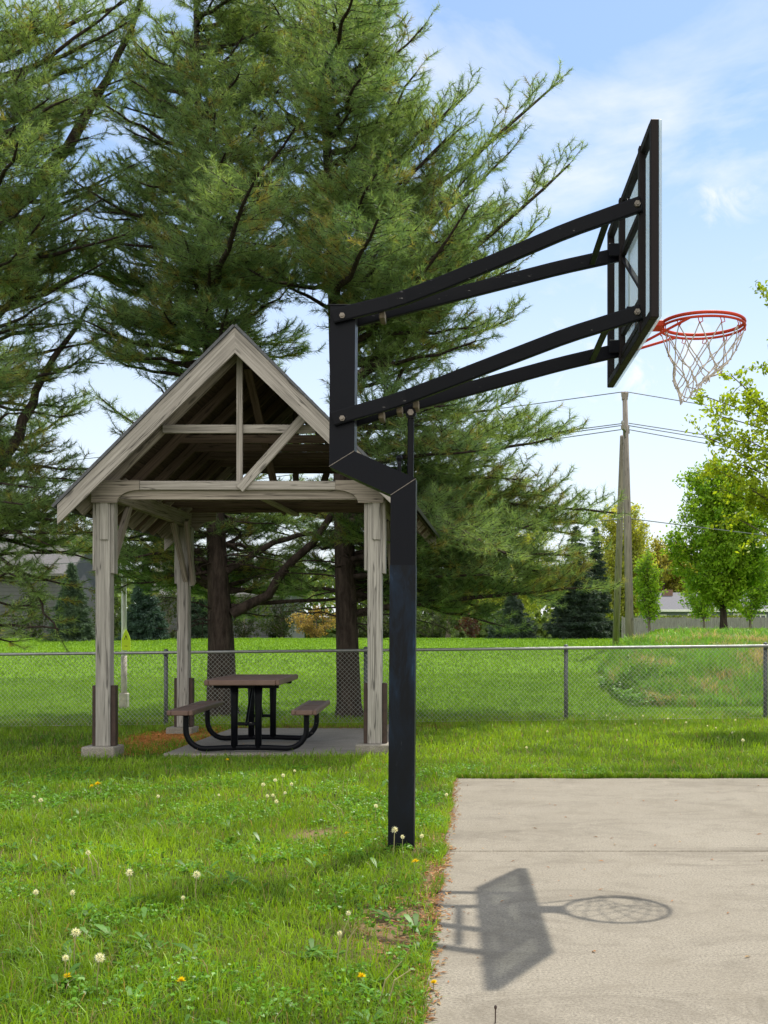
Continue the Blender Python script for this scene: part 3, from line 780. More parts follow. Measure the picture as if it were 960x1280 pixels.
# roof: 45 degree pitch
ZA, OV = 4.408, 1.81          # ridge height, half width at the eave
VF, VR = -.33, LEN + .30
def roofpt(u, v, down=0):       # point on the top of the slope, 'down' measured square to it
    return SP(u + .035, v, ZA - abs(u)) + Vector((-math.copysign(1, u) * down * .7071, 0, -down * .7071))
RP = [(VF - .0) + (VR - VF) * t for t in np.linspace(.10, .97, 6)]
tv = [.0] + [LEN * t for t in (.2, .4, .6, .8)] + [LEN]
for s_ in (-1, 1):
    a0 = roofpt(s_ * .002, VF, .02); a1 = roofpt(s_ * OV, VF, .02); b0 = roofpt(s_ * .002, VR, .02); b1 = roofpt(s_ * OV, VR, .02)
    nrm = Vector((-s_ * .7071, 0, -.7071)) * .022
    mb = MB(); mb.prism([a0, a1, b1, b0], nrm, side); dk = mb.build('roof_deck', M['deck'], shel)
    up_ = Vector((s_ * .7071, 0, .7071))
    mb = MB()
    q0 = roofpt(s_ * .001, VF - .05) + up_ * .022; q1 = roofpt(s_ * (OV + .04), VF - .05) + up_ * .022
    w0 = roofpt(s_ * .001, VR + .03) + up_ * .022; w1 = roofpt(s_ * (OV + .04), VR + .03) + up_ * .022
    mb.prism([q0, q1, w1, w0], up_ * -.028, side)
    for r_ in range(1, 14):
        u0 = OV * r_ / 14
        mb.box(roofpt(s_ * u0, VF - .048) + up_ * .021, roofpt(s_ * u0, VR + .028) + up_ * .021, .02, .006, up=(s_, 0, 1), b=.001)
    mb.build('shingles', M['shingle'], dk)
    # rafters
    for v in tv:
        p0 = roofpt(s_ * .03, v, .095); p1 = roofpt(s_ * (OV - .02), v, .095)
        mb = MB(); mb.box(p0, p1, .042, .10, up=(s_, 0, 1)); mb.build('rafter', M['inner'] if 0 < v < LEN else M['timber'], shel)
    # extra rafter tails between (visible under the eaves)
    for v in np.linspace(VF + .30, VR - .12, 9):
        p0 = roofpt(s_ * (OV - .40), v + .06, .092); p1 = roofpt(s_ * (OV - .015), v + .06, .092)
        mb = MB(); mb.box(p0, p1, .036, .11, up=(s_, 0, 1)); mb.build('rafter_tail', M['timber'], shel)
    # barge boards front and rear
    for v, dy in ((VF - .034, .032), (VR + .002, .032)):
        w_ = .185
        top0 = SP(.035, v, ZA - .014); top1 = SP(s_ * OV + .035, v, ZA - OV - .014)
        poly = [top0, top1, SP(s_ * OV + .035, v, ZA - OV - .014 - .20), SP(.035, v, ZA - .014 - w_ * 1.4142)]
        mb = MB(); mb.prism(poly, (0, dy, 0), (s_, 0, -1)); mb.build('barge_board', M['barge'], shel)
    # eave board
# trusses
for n_, v in enumerate(tv):
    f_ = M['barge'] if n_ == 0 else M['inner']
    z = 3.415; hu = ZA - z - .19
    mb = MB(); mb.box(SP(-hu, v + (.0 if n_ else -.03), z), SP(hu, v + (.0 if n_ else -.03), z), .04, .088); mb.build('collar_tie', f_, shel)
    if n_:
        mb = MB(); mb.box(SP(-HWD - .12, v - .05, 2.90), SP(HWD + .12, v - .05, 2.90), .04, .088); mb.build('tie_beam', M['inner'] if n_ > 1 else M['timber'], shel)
mb = MB(); mb.box(SP(.015, -.075, 2.78), SP(.015, -.075, ZA - .2), .04, .062, up=(1, 0, 0)); mb.build('king_post', M['barge'], shel)
mb = MB(); mb.box(SP(.025, -.118, 2.775), SP(.70, -.118, 3.53), .04, .095, up=(-1, 0, 1)); mb.build('diagonal_brace', M['barge'], shel)
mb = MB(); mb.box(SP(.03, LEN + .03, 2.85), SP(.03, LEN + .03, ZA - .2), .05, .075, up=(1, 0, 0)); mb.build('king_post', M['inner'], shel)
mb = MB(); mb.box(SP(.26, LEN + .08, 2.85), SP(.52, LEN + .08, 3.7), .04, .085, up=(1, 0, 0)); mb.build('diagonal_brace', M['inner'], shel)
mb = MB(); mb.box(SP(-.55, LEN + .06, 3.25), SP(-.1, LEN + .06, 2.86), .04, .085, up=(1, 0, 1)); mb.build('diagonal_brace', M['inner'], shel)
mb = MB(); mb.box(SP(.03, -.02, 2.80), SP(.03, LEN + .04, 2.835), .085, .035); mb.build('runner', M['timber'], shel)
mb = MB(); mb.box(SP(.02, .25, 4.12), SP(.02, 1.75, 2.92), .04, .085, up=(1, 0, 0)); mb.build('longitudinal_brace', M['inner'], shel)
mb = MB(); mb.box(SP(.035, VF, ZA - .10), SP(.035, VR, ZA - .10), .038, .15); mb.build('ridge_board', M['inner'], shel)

# pad
mb = MB(); mb.box(((PADX0 + PADX1) / 2, PADY0, -.03), ((PADX0 + PADX1) / 2, PADY1, -.03), PADX1 - PADX0, .10, b=.01)
tag(mb.build('concrete_pad', M['pad']), kind='structure')

# ------------------------------------------------------------------ picnic table
TC = Vector((-2.41, 12.42, .02)); yaw = math.radians(3.0)
table = empty('picnic_table', TC, 'brown picnic table with attached benches and black pipe frame under the shelter', 'picnic table')
ca, sa = math.cos(yaw), math.sin(yaw)
def TP(u, v, z): return Vector((TC.x + u * ca - v * sa, TC.y + u * sa + v * ca, TC.z + z))
TL = .93
def slab(name, u0, u1, ztop, th=.055):
    mb = MB(); bw = .045
    for u in (u0 + bw / 2, u1 - bw / 2): mb.box(TP(u, -TL, ztop - th / 2), TP(u, TL, ztop - th / 2), bw, th, b=.010)
    for v in (-TL + bw / 2, TL - bw / 2, 0): mb.box(TP(u0 + bw, v, ztop - th / 2 - .001), TP(u1 - bw, v, ztop - th / 2 - .001), bw if v else .05, th - .004, b=.008)
    o_ = mb.build(name, M['brownplastic'], table)
    mb = MB()
    for (va, vb) in ((-TL + bw, -.025), (.025, TL - bw)):
        mb.box(TP((u0 + u1) / 2, va, ztop - .012), TP((u0 + u1) / 2, vb, ztop - .012), u1 - u0 - 2 * bw, .010, b=.002)
    mb.build('mesh_panel', M['brownmesh'], o_)
    return o_
slab('tabletop', -.385, .385, .775, .06)
slab('bench', -.765, -.50, .462)
slab('bench', .50, .765, .462)
for v in (-.62, .62):
    mb = MB(); r = .030
    path = []
    for t in np.linspace(0, 1, 4): path.append((-.63, v, .41 - .17 * t))
    for a in np.linspace(0, math.pi / 2, 7)[1:]: path.append((-.63 + .20 * (1 - math.cos(a)), v, .24 - .20 * math.sin(a)))
    for t in np.linspace(0, 1, 5)[1:-1]: path.append((-.43 + .86 * t, v, .04 + .012 * math.sin(t * math.pi)))
    path += [(-p[0], v, p[2]) for p in path[:10]][::-1]
    mb.tube([TP(*p) for p in path], r, 10); mb.build('base_frame', M['black'], table, True)
    for u in (-.125, .125):
        mb = MB(); mb.tube([TP(u, v, .05), TP(u, v, .40), TP(u, v, .55), TP(u, v, .715)], [.036, .036, .040, .046], 10); mb.build('leg', M['black'], table, True)
    mb = MB(); mb.box(TP(-.10, v, .30), TP(.10, v, .30), .03, .035); mb.build('cross_bar', M['black'], table)
    mb = MB(); mb.box(TP(-.34, v, .695), TP(.34, v, .695), .04, .04); mb.build('top_bracket', M['black'], table)
    mb = MB(); mb.tube([TP(0, v, .30), TP(0, v * .30, .70)], .014, 8); mb.sphere(TP(0, v - .02 * (1 if v > 0 else 1), .30), .022); mb.build('tie_rod', M['black'], table)
    for s_ in (-1, 1):
        mb = MB(); mb.box(TP(s_ * .53, v, .404), TP(s_ * .74, v, .404), .04, .012); mb.build('bench_bracket', M['black'], table)

# ------------------------------------------------------------------ chain-link fence
FYY, FH = 16.0, 1.055
fence = empty('chain_link_fence', (0, FYY, g1(0, FYY)), 'low grey chain-link fence running across behind shelter and court', 'fence')
fx0, fx1 = -10.1, 9.9
def ftop(x): return g1(x, FYY) + FH
pxs = [-7.24 - 2.86, -7.24, -4.38, -1.52, 1.345, 4.2, 7.06, 9.92]
mb = MB()
mb.tube([(x, FYY, ftop(x)) for x in np.linspace(fx0, fx1, 24)], .021, 8); mb.build('top_rail', M['galv'], fence, True)
for x in pxs:
    mb = MB(); mb.tube([(x, FYY + .03, g1(x, FYY) - .1), (x, FYY + .03, ftop(x) + .01)], .030, 10); p = mb.build('fence_post', M['postgrey'], fence, True)
    mb = MB(); mb.sphere((x, FYY + .03, ftop(x) + .02), .036, 10, 6); mb.tube([(x, FYY + .012, ftop(x) - .02), (x, FYY - .012, ftop(x) - .02)], .03, 10); mb.build('post_cap', M['postgrey'], p, True)
mb = MB(); dmd = .058; zb = .02; zt_ = FH - .012
ztmp = []
x = fx0 - 1.1
while x < fx1:
    for s_ in (1, -1):
        xa = x if s_ > 0 else x + (zt_ - zb)
        xb = xa + s_ * (zt_ - zb)
        a, b = xa, xb
        if min(a, b) >= fx0 and max(a, b) <= fx1:
            mb.tube([(a, FYY + s_ * .002, g1(a, FYY) + zb), (b, FYY + s_ * .002, g1(b, FYY) + zt_)], .0021, 3, False)
    x += dmd * 1.1
mb.tube([(x_, FYY, g1(x_, FYY) + .03) for x_ in np.linspace(fx0, fx1, 20)], .003, 4)
mb.build('wire_mesh', M['wire'], fence)

# ------------------------------------------------------------------ white pole with yellow marker
wy = 19.3; wx = gx(155, wy); wz = g1(wx, wy)
wp = empty('white_pole', (wx, wy, wz), 'slim white pole on a wrapped base standing in lawn behind the fence', 'pole')
mb = MB(); mb.tube([(wx, wy, wz + .3), (wx, wy, wz + 3.2)], [.047, .042], 12); mb.build('shaft', M['whitepole'], wp, True)
mb = MB(); mb.tube([(wx, wy, wz), (wx, wy, wz + .9)], [.052, .05], 10); mb.build('lower_sleeve', M['whitebase'], wp, True)
mb = MB(); mb.box((wx, wy, wz - .05), (wx, wy, wz + .26), .145, .145, up=(0, 1, 0), b=.015); mb.build('base', M['whitebase'], wp)
mb = MB(); yz = wz + 1.0
yx = wx + .055
mb.prism([(yx - .075, wy - .07, yz), (yx + .075, wy - .07, yz), (yx + .075, wy - .07, yz + .19), (yx + .05, wy - .07, yz + .26), (yx, wy - .07, yz + .36), (yx - .05, wy - .07, yz + .26), (yx - .075, wy - .07, yz + .19)], (0, .012, 0))
ym = mb.build('yellow_marker', M['yellow'], wp); ym['label'] = 'bright yellow pointed marker plate'
mb = MB()
for s_ in (-1, 1):
    mb.box((yx + s_ * .028, wy - .073, yz + .07), (yx + s_ * .028, wy - .073, yz + .18), .004, .008); mb.box((yx + s_ * .026, wy - .073, yz + .18), (yx, wy - .073, yz + .25), .004, .008, up=(0, 0, 1))
mb.box((yx - .028, wy - .073, yz + .07), (yx + .028, wy - .073, yz + .07), .004, .008); mb.build('marker_outline', M['brownmetal'], ym)

# ------------------------------------------------------------------ utility pole, brace pole and wires
uy = 34.0; ub = at(788, 822, uy); ut = at(781, 490, uy)
up_ = empty('utility_pole', (ub.x, uy, ub.z - .3), 'tall grey wooden utility pole with short crossarm beyond the fence', 'utility pole')
mb = MB(); mb.tube([ub + Vector((0, 0, -.5)), ub.lerp(ut, .5), ut], [.135, .115, .075], 12); mb.build('shaft', M['utility'], up_, True)
mb = MB(); c0 = at(781, 495, uy); mb.box(c0 + Vector((0, 0, -.12)), c0 + Vector((0, 0, .08)), .17, .15, up=(0, 1, 0)); mb.build('top_block', M['utility'], up_)
ca0 = at(773, 541, uy) + Vector((0, -.9, 0)); ca1 = at(790.5, 533, uy) + Vector((0, .9, 0))
mb = MB(); mb.box(ca0 + Vector((0, 0, .0)), ca1, .09, .12); arm_ = mb.build('crossarm', M['utility'], up_)
for t in (.04, .5, .82, .97):
    p = ca0.lerp(ca1, t); mb = MB(); mb.tube([p + Vector((0, 0, .06)), p + Vector((0, 0, .14)), p + Vector((0, 0, .2))], [.03, .05, .035], 8); mb.build('insulator', M['porcelain'], arm_)
for s_ in (.15, .85):
    p = ca0.lerp(ca1, s_); mb = MB(); mb.tube([p, at(781.5, 549, uy)], .018, 6); mb.build('crossarm_brace', M['postgrey'], up_)
for px in (777.5, 784.5):
    p = at(px, 492, uy); mb = MB(); mb.tube([p + Vector((0, 0, -.1)), p + Vector((0, 0, .03)), p + Vector((0, 0, .06))], [.02, .035, .02], 8); mb.build('insulator', M['porcelain'], up_)
ly = 38.0; lb = at(770, 800, ly); lt = at(778.5, 545, uy + .16)
bp = empty('brace_pole', (lb.x, ly, lb.z - .2), 'leaning wooden brace pole propped against the utility pole', 'pole')
mb = MB(); mb.tube([lb + (lb - lt) * .05, lb.lerp(lt, .5), lt], [.12, .105, .085], 10); mb.build('shaft', M['utility'], bp, True)
def wire(a, b, sag, label, r=.014):
    pts = []
    for t in np.linspace(0, 1, 18):
        p = Vector(a).lerp(Vector(b), t); p.z -= sag * 4 * t * (1 - t); pts.append(p)
    mb = MB(); mb.tube(pts, r, 4); o_ = mb.build('overhead_wire', M['postgrey']); tag(o_, label, 'wire', 'overhead wires on the utility pole')
wire(at(777.5, 490, uy), (-40, 60, 9.2), .35, 'topmost thin overhead wire running left from the utility pole')
wire(at(784.5, 490, uy), (40, 60, 10.4), .35, 'topmost thin overhead wire running right from the utility pole')
for q, (py, zl, zr) in enumerate(((529, 7.9, 9.2), (532, 7.6, 8.9), (537, 7.2, 8.4))):
    nm = ('upper', 'middle', 'lower')[q]
    wire(at(776 + 5 * (q == 0), py, uy), (-40, 60 + q, zl), .35, nm + ' of three crossarm wires running left from the utility pole')
    wire(at(786, py, uy), (40, 60 + q, zr), .35, nm + ' of three crossarm wires running right from the utility pole')
wire(at(786, 648, uy), (40, 60, 4.6), .25, 'lowest single wire running right across the maple tree')
wire(at(786, 648, uy), (-40, 60, 4.3), .25, 'lowest single wire running left behind the pines')

# ------------------------------------------------------------------ vegetation generators
class Wood(MB): pass
def bez(p0, pm, p1, n):
    t = np.linspace(0, 1, n)[:, None]; p0, pm, p1 = map(np.asarray, (p0, pm, p1))
    return (1 - t) ** 2 * p0 + 2 * t * (1 - t) * pm + t * t * p1
def needles(P, D, rng, colr, nn=18, ln=.115, w=.0075, spread=(.2, 1.3), back=.11):
    n = len(P)
    ref = np.where(np.abs(D[:, 2:3]) < .9, np.array([[0, 0, 1.]]), np.array([[1., 0, 0]]))
    U = np.cross(D, ref); U /= np.linalg.norm(U, axis=1)[:, None]; W = np.cross(D, U)
    az = rng.uniform(0, 2 * np.pi, (n, nn)); an = rng.uniform(spread[0], spread[1], (n, nn))
    dirs = np.cos(an)[..., None] * D[:, None] + np.sin(an)[..., None] * (np.cos(az)[..., None] * U[:, None] + np.sin(az)[..., None] * W[:, None])
    st = P[:, None] - D[:, None] * rng.uniform(0, back, (n, nn, 1))
    L = ln * rng.uniform(.55, 1.25, (n, nn, 1)) * rng.uniform(.7, 1.2, (n, 1, 1))
    pr = rng.normal(0, 1, (n, nn, 3)); pr = np.cross(dirs, pr); pr /= np.linalg.norm(pr, axis=2)[..., None] + 1e-9
    V = np.empty((n, nn, 3, 3))
    V[:, :, 0] = st - pr * w / 2; V[:, :, 1] = st + pr * w / 2
    V[:, :, 2] = st + dirs * L - np.array([0, 0, 1.]) * L * .10
    C = np.repeat(colr, nn * 3, axis=0)
    C = C * np.repeat(rng.uniform(.75, 1.3, (n * nn, 1)), 3, axis=0)
    return V.reshape(-1, 3), np.arange(n * nn * 3).reshape(-1, 3), C

def twigs_tris(A, B, r, colr=None):
    """three-sided thin twigs, vectorised"""
    n = len(A); D = B - A; D = D / (np.linalg.norm(D, axis=1)[:, None] + 1e-9)
    U = np.cross(D, np.array([.3, .5, .8])); U /= np.linalg.norm(U, axis=1)[:, None] + 1e-9; W = np.cross(D, U)
    V = np.empty((n, 6, 3))
    for j in range(3):
        a = 2 * math.pi * j / 3; o_ = (math.cos(a) * U + math.sin(a) * W)
        V[:, j] = A + o_ * r; V[:, 3 + j] = B + o_ * r * .55
    q = np.arange(n)[:, None] * 6; fs = []
    for j in range(3):
        k_ = (j + 1) % 3
        fs += [[j, k_, 3 + k_], [j, 3 + k_, 3 + j]]
    T = np.concatenate([q + np.array([f]) for f in fs], 1).reshape(-1, 3)
    return V.reshape(-1, 3), T

class Tree:
    def __init__(s, seed):
        s.rng = np.random.default_rng(seed); s.wood = MB(); s.tp = []; s.td = []; s.ta = []; s.tb = []; s.size = []
    def pine_branch(s, path, r0, sparse=1.0, start=.22, reach=1.0):
        rng = s.rng; n = len(path); L = np.linalg.norm(np.diff(path, axis=0), axis=1).sum()
        t = np.linspace(0, 1, n); s.wood.tube(path, r0 * (1 - .86 * t) + .006, 6, False)
        up = np.array([0, 0, 1.]); step = .125 / sparse
        ts = np.arange(start, 1.0, step / L)
        l2 = min(1.25, .28 * L + .26) * reach
        for tt in ts:
            f = tt * (n - 1); i_ = min(int(f), n - 2); P = path[i_] + (path[i_ + 1] - path[i_]) * (f - i_)
            d = path[i_ + 1] - path[i_]; d = d / np.linalg.norm(d)
            sd = np.cross(d, up); sd /= np.linalg.norm(sd) + 1e-9; uu = np.cross(sd, d)
            for sg in (-1, 1):
                if rng.uniform() > .86 * min(1, sparse + .15): continue
                a = rng.uniform(.65, 1.3)
                dd = d * math.cos(a) + sd * sg * math.sin(a) + uu * rng.uniform(-.18, .42)
                dd /= np.linalg.norm(dd)
                LL = l2 * (1.0 - .72 * tt ** 1.4) * rng.uniform(.55, 1.2) * min(1, .45 + 1.2 * (tt - start + .1) * 2)
                s.twig(P, dd, LL)
        s.twig(path[-1], (path[-1] - path[-2]) / np.linalg.norm(path[-1] - path[-2]), .28 * reach)
    def twig(s, P, d, L):
        rng = s.rng; up = np.array([0, 0, 1.])
        m_ = max(2, int(L / .12)); pts = [P]; dd = d.copy()
        for i_ in range(m_):
            dd = dd + up * .06 + rng.normal(0, .11, 3); dd /= np.linalg.norm(dd)
            q = pts[-1] + dd * L / m_; s.ta.append(pts[-1]); s.tb.append(q); pts.append(q)
            if i_ >= m_ * .22:
                sd = np.cross(dd, up); sd /= np.linalg.norm(sd) + 1e-9
                for sg in (-1, 1):
                    if rng.uniform() < .82:
                        e = dd * .65 + sd * sg * rng.uniform(.4, .9) + up * rng.uniform(-.05, .6); e /= np.linalg.norm(e)
                        l3 = rng.uniform(.08, .24) * min(1.0, .5 + L)
                        s.ta.append(q); s.tb.append(q + e * l3)
                        s.tp.append(q + e * l3); s.td.append(e)
                        if l3 > .15: s.tp.append(q + e * l3 * .5); s.td.append(e)
            s.tp.append(q); s.td.append(dd.copy())
    def finish_pine(s, root, trunk_mat, tint=(1, 1, 1), brown=.1, nn=22, ln=.125, w=.0066):
        rng = s.rng
        P = np.array(s.tp); D = np.array(s.td) + np.array([0, 0, .25]); D /= np.linalg.norm(D, axis=1)[:, None]
        n = len(P)
        a = (.55 * vnoise(P[:, 0] + P[:, 2] * .7, P[:, 1] + P[:, 2] * .4, 1.1, 101) + .55 * rng.uniform(0, 1, n))[:, None]
        c = (1 - a) * np.array([.072, .160, .074]) + a * np.array([.30, .42, .155])
        # older, yellowing inner needles
        b = (vnoise(P[:, 0] * 1.3, P[:, 2] * 1.3 + P[:, 1], .5, 102) + rng.uniform(-.35, .35, n)) > (1.06 - brown * 1.3)
        c[b] = np.array([.29, .28, .085]) * rng.uniform(.7, 1.2, (b.sum(), 1))
        c = c * np.array(tint)
        V, T, C = needles(P, D, rng, c, nn, ln, w)
        # pale brown pollen candles at some tips
        mesh_np('crown', V, T, M['needle'], root, C)
        A = np.array(s.ta); B = np.array(s.tb)
        tv, tt = twigs_tris(A, B, .0065)
        base = s.wood
        for q in range(0, 1): base.add(tv, tt.tolist(), tv)
        base.build('trunk', trunk_mat, root, True)
        return n

def trunk_at(tr, py):
    """point on a px-space trunk polyline at image row py"""
    pys = [p[1] for p in tr['pts']]
    px = float(np.interp(-py, [-q for q in pys], [p[0] for p in tr['pts']]))
    return np.array(at(px, py, tr['Y']))

def make_pine(tr, name_label, cat, seed, brown, tint, extra=0, group=None, sparse=1.0):
    base = at(*tr['pts'][0], tr['Y']); zb_ = g1(base.x, base.y)
    root = empty('pine_tree', (base.x, base.y, zb_), name_label, cat, group)
    T = Tree(seed); rng = T.rng
    P = np.array([at(a, b, tr['Y']) for a, b in tr['pts']]); P[0, 2] = zb_ - .1
    n = 40; idx = np.linspace(0, len(P) - 1, n)
    path = np.stack([np.interp(idx, range(len(P)), P[:, j]) for j in range(3)], 1)
    path[:, 1] += np.cumsum(rng.normal(0, .012, n))
    rad = np.interp(idx, range(len(P)), tr['r'])
    rad[0] *= 1.25
    T.wood.tube(path, rad, 14, False)
    for (pts, r0, sp, stt) in tr.get('limbs', []):
        Q = np.array([at(a, b, tr['Y'] + dy) for a, b, dy in pts]); m_ = 14; ii = np.linspace(0, len(Q) - 1, m_)
        pth = np.stack([np.interp(ii, range(len(Q)), Q[:, j]) for j in range(3)], 1) + rng.normal(0, .025, (m_, 3))
        T.pine_branch(pth, r0, sp, stt)
    ends = []
    for e in tr['ends']:
        ends.append(e)
        if len(e) < 4 and e[0] < 640:
            for _ in range(tr.get('more', 1)):
                ends.append((e[0] + rng.normal(0, 26), e[1] + rng.normal(0, 22), e[2] + rng.normal(0, .9)))
    for e in ends:
        px, py, dy = e[:3]
        tx = float(np.interp(-py, [-p[1] for p in tr['pts']], [p[0] for p in tr['pts']]))
        k_ = float(np.interp(py, [-100, 250, 420, 560, 700, 800], [.40, .28, .14, .04, -.08, -.18])) + rng.normal(0, .13)
        if px > 500 and py < 300: k_ = .68
        d = math.hypot(px - tx, dy * F / tr['Y']); sp_ = py + k_ * d * (.85 + .3 * rng.uniform()) + 6
        p0 = trunk_at(tr, sp_); p1 = np.array(at(px, py, tr['Y'] + dy))
        Lb = np.linalg.norm(p1 - p0)
        pm = (p0 + p1) / 2 + np.array([rng.normal(0, .12), rng.normal(0, .12), -.09 * Lb * (1 if py < 560 else -.35)])
        pth = bez(p0, pm, p1, 9) + np.concatenate([np.zeros((1, 3)), rng.normal(0, .02, (8, 3))])
        T.pine_branch(pth, .014 + .011 * Lb, sparse * (e[3] if len(e) > 3 else 1.0), .24 if Lb > 1.2 else .1, 1.0)
    # bare dead twigs below the crown
    for _ in range(tr.get('dead', 10)):
        py = rng.uniform(tr.get('dead_lo', 640), 790); p0 = trunk_at(tr, py); a = rng.uniform(0, 2 * np.pi); L = rng.uniform(.6, 1.8)
        p1 = p0 + np.array([math.cos(a) * L, math.sin(a) * L * .8, rng.uniform(-.35, .15) * L])
        T.wood.tube(bez(p0, (p0 + p1) / 2 + np.array([0, 0, .12 * L]), p1, 6) + rng.normal(0, .015, (6, 3)), np.linspace(.016, .004, 6), 4, False)
        for _k in range(4):
            t = rng.uniform(.35, .95); q = p0 + (p1 - p0) * t + np.array([0, 0, .1 * L * (1 - t)])
            T.ta.append(q); T.tb.append(q + rng.normal(0, .2, 3))
    nt = T.finish_pine(root, M['bark'], tint, brown)
    print('PINE', name_label, nt)
    return root, nt

EB = [(528, 35, -.5), (580, 120, .5), (520, 90, -1.5), (560, 172, -1), (695, 105, .5, .75), (712, 203, -.4, .75), (640, 190, .9, .7), (668, 285, .3, .8), (600, 262, -1.5), (645, 335, -.8), (640, 400, .5),
      (595, 425, -1.5), (560, 380, -2.2), (690, 548, .4), (712, 540, 1.2), (650, 600, -.5), (600, 565, -1.8), (560, 505, -2), (640, 500, 1.5), (770, 640, .8), (735, 692, -.2), (700, 648, 1.5), (660, 660, -1),
      (752, 735, .3), (690, 752, 1), (620, 722, -1.2), (580, 680, -2), (560, 755, .5), (620, 770, 1), (330, 330, -1), (340, 240, 1.5), (360, 150, -1.5), (440, 130, -2.5), (470, 220, -2.5), (460, 60, -1.5),
      (420, 0, -2), (360, 60, 1), (480, 300, -2.8), (500, 600, 1.5), (350, 560, 1.5), (380, 690, 1.5), (470, -40, 0), (500, -80, 1), (520, 330, 1.2), (580, 330, 2), (540, 240, 1.5), (480, 150, 1.5), (500, 420, .5), (540, 450, 1.8),
      (540, 560, -1.0), (480, 660, .8), (520, 640, 2), (600, 640, .4), (660, 710, 2), (560, 620, 1.0), (720, 670, .9), (640, 690, .3), (530, 720, 1.6), (410, 90, 1.5), (440, 20, 1.8), (430, 210, 2.2), (390, 300, 2), (470, 700, 1.5), (402, 705, 1.8), (485, 742, 1.2), (455, 655, 2), (500, 690, 1.8), (390, 640, 2.2), (600, 610, 1.6), (540, 670, -1.6), (680, 620, .2), (735, 655, 1.6), (720, 720, .6), (330, 15, .4), (320, 100, -.6), (345, 190, .8), (305, 50, 1.2), (370, -30, -1), (490, 60, .8), (450, 170, -1.6), (500, 180, -.8), (520, 140, .6), (480, 0, -.6), (550, 210, 1.2), (560, 300, -.6), (600, 330, .8)]
TB = dict(Y=17.3, pts=[(437, 905), (434, 800), (431, 700), (428, 600), (420, 450), (416, 330), (410, 200), (403, 100), (396, 0), (390, -150), (386, -330)],
          r=[.20, .172, .16, .142, .11, .09, .075, .058, .045, .03, .01], ends=EB, dead=16, more=1)
make_pine(TB, 'tall white pine with trunk behind the right front shelter post', 'pine tree', 31, .10, (1, 1, 1))
EA = [(305, 45, -1.5), (225, 60, .5), (190, 120, 1), (260, 130, -2), (330, 150, -1.8), (205, 200, .5), (185, 170, 1.2, .7), (290, 250, -2.5), (230, 290, -2.2), (180, 300, .3, .8), (150, 325, -.3), (170, 270, 1, .7), (330, 300, -2), (210, 370, -2),
      (160, 400, .8), (130, 420, -.5), (260, 380, -2.5), (320, 400, 1), (130, 345, 1, .8), (190, 480, .5, .8), (130, 500, 1, .7), (150, 540, -.3, .8), (180, 620, 1), (200, 680, .5), (350, 60, .5), (240, -30, 0), (290, -60, -1), (185, 20, .5, .8),
      (340, -10, 0), (150, 700, 1.2), (340, 470, 1.5), (380, 350, .8), (300, 90, -2.2), (280, 190, -2.6), (320, 220, -1.2), (250, 220, 1.6), (300, 330, 1.8), (230, 440, 1.5), (380, 440, 1.2), (260, 330, -2.7), (370, 250, 1), (360, 320, 2), (220, 130, 1.8), (280, 30, 1.5), (320, 620, 2), (250, 690, 1.6), (150, 660, -.8), (182, 692, .2), (212, 658, -1), (240, 705, 1.5), (312, 690, 1.5), (345, 722, 1.8), (372, 700, 1.2), (400, 735, 1.6), (335, 655, 2), (200, 735, 1.5), (320, 770, 1.5), (140, 720, 1.2), (225, 640, 1.5), (110, 690, 1.5), (380, 660, 2.2), (150, 205, .5), (142, 255, -.4), (168, 92, .4), (125, 300, .6), (160, 160, -.6), (175, 60, -.4), (115, 380, -.4), (140, 440, .8), (135, 215, .8), (120, 265, -.8), (150, 130, -.2), (160, 350, 1.2), (100, 320, -.3), (175, 230, -1.2), (145, 395, -1), (190, 60, 1.4), (335, 35, -.8), (352, 105, -1.2), (345, 175, .6), (375, 70, 1.2), (320, -20, -1.6), (380, 160, -.6), (365, 0, .2), (290, 110, .8)]
TA = dict(Y=17.8, pts=[(277, 903), (276, 800), (272, 720), (268, 600), (262, 450), (256, 300), (251, 200), (247, 100), (244, 0), (240, -150), (236, -320)],
          r=[.25, .205, .165, .13, .10, .08, .065, .05, .04, .028, .01], ends=EA, dead=14, more=1,
          limbs=[([(290, 765, 0), (335, 742, -.05), (375, 692, -.1), (415, 645, -.2), (455, 560, -.3), (500, 470, -.5), (540, 400, -.8)], .085, .8, .62),
                 ([(276, 720, 0), (320, 690, .1), (365, 668, .2), (420, 664, .3), (480, 672, .5)], .065, .6, .7),
                 ([(290, 760, 0), (340, 752, .1), (420, 750, .3), (500, 742, .6)], .045, .6, .7),
                 ([(270, 735, 0), (235, 700, .1), (190, 660, .2), (150, 640, .2)], .05, .7, .5)])
make_pine(TA, 'thick-trunked white pine standing behind the picnic table, forking low', 'pine tree', 32, .14, (1, 1, 1), sparse=.86)
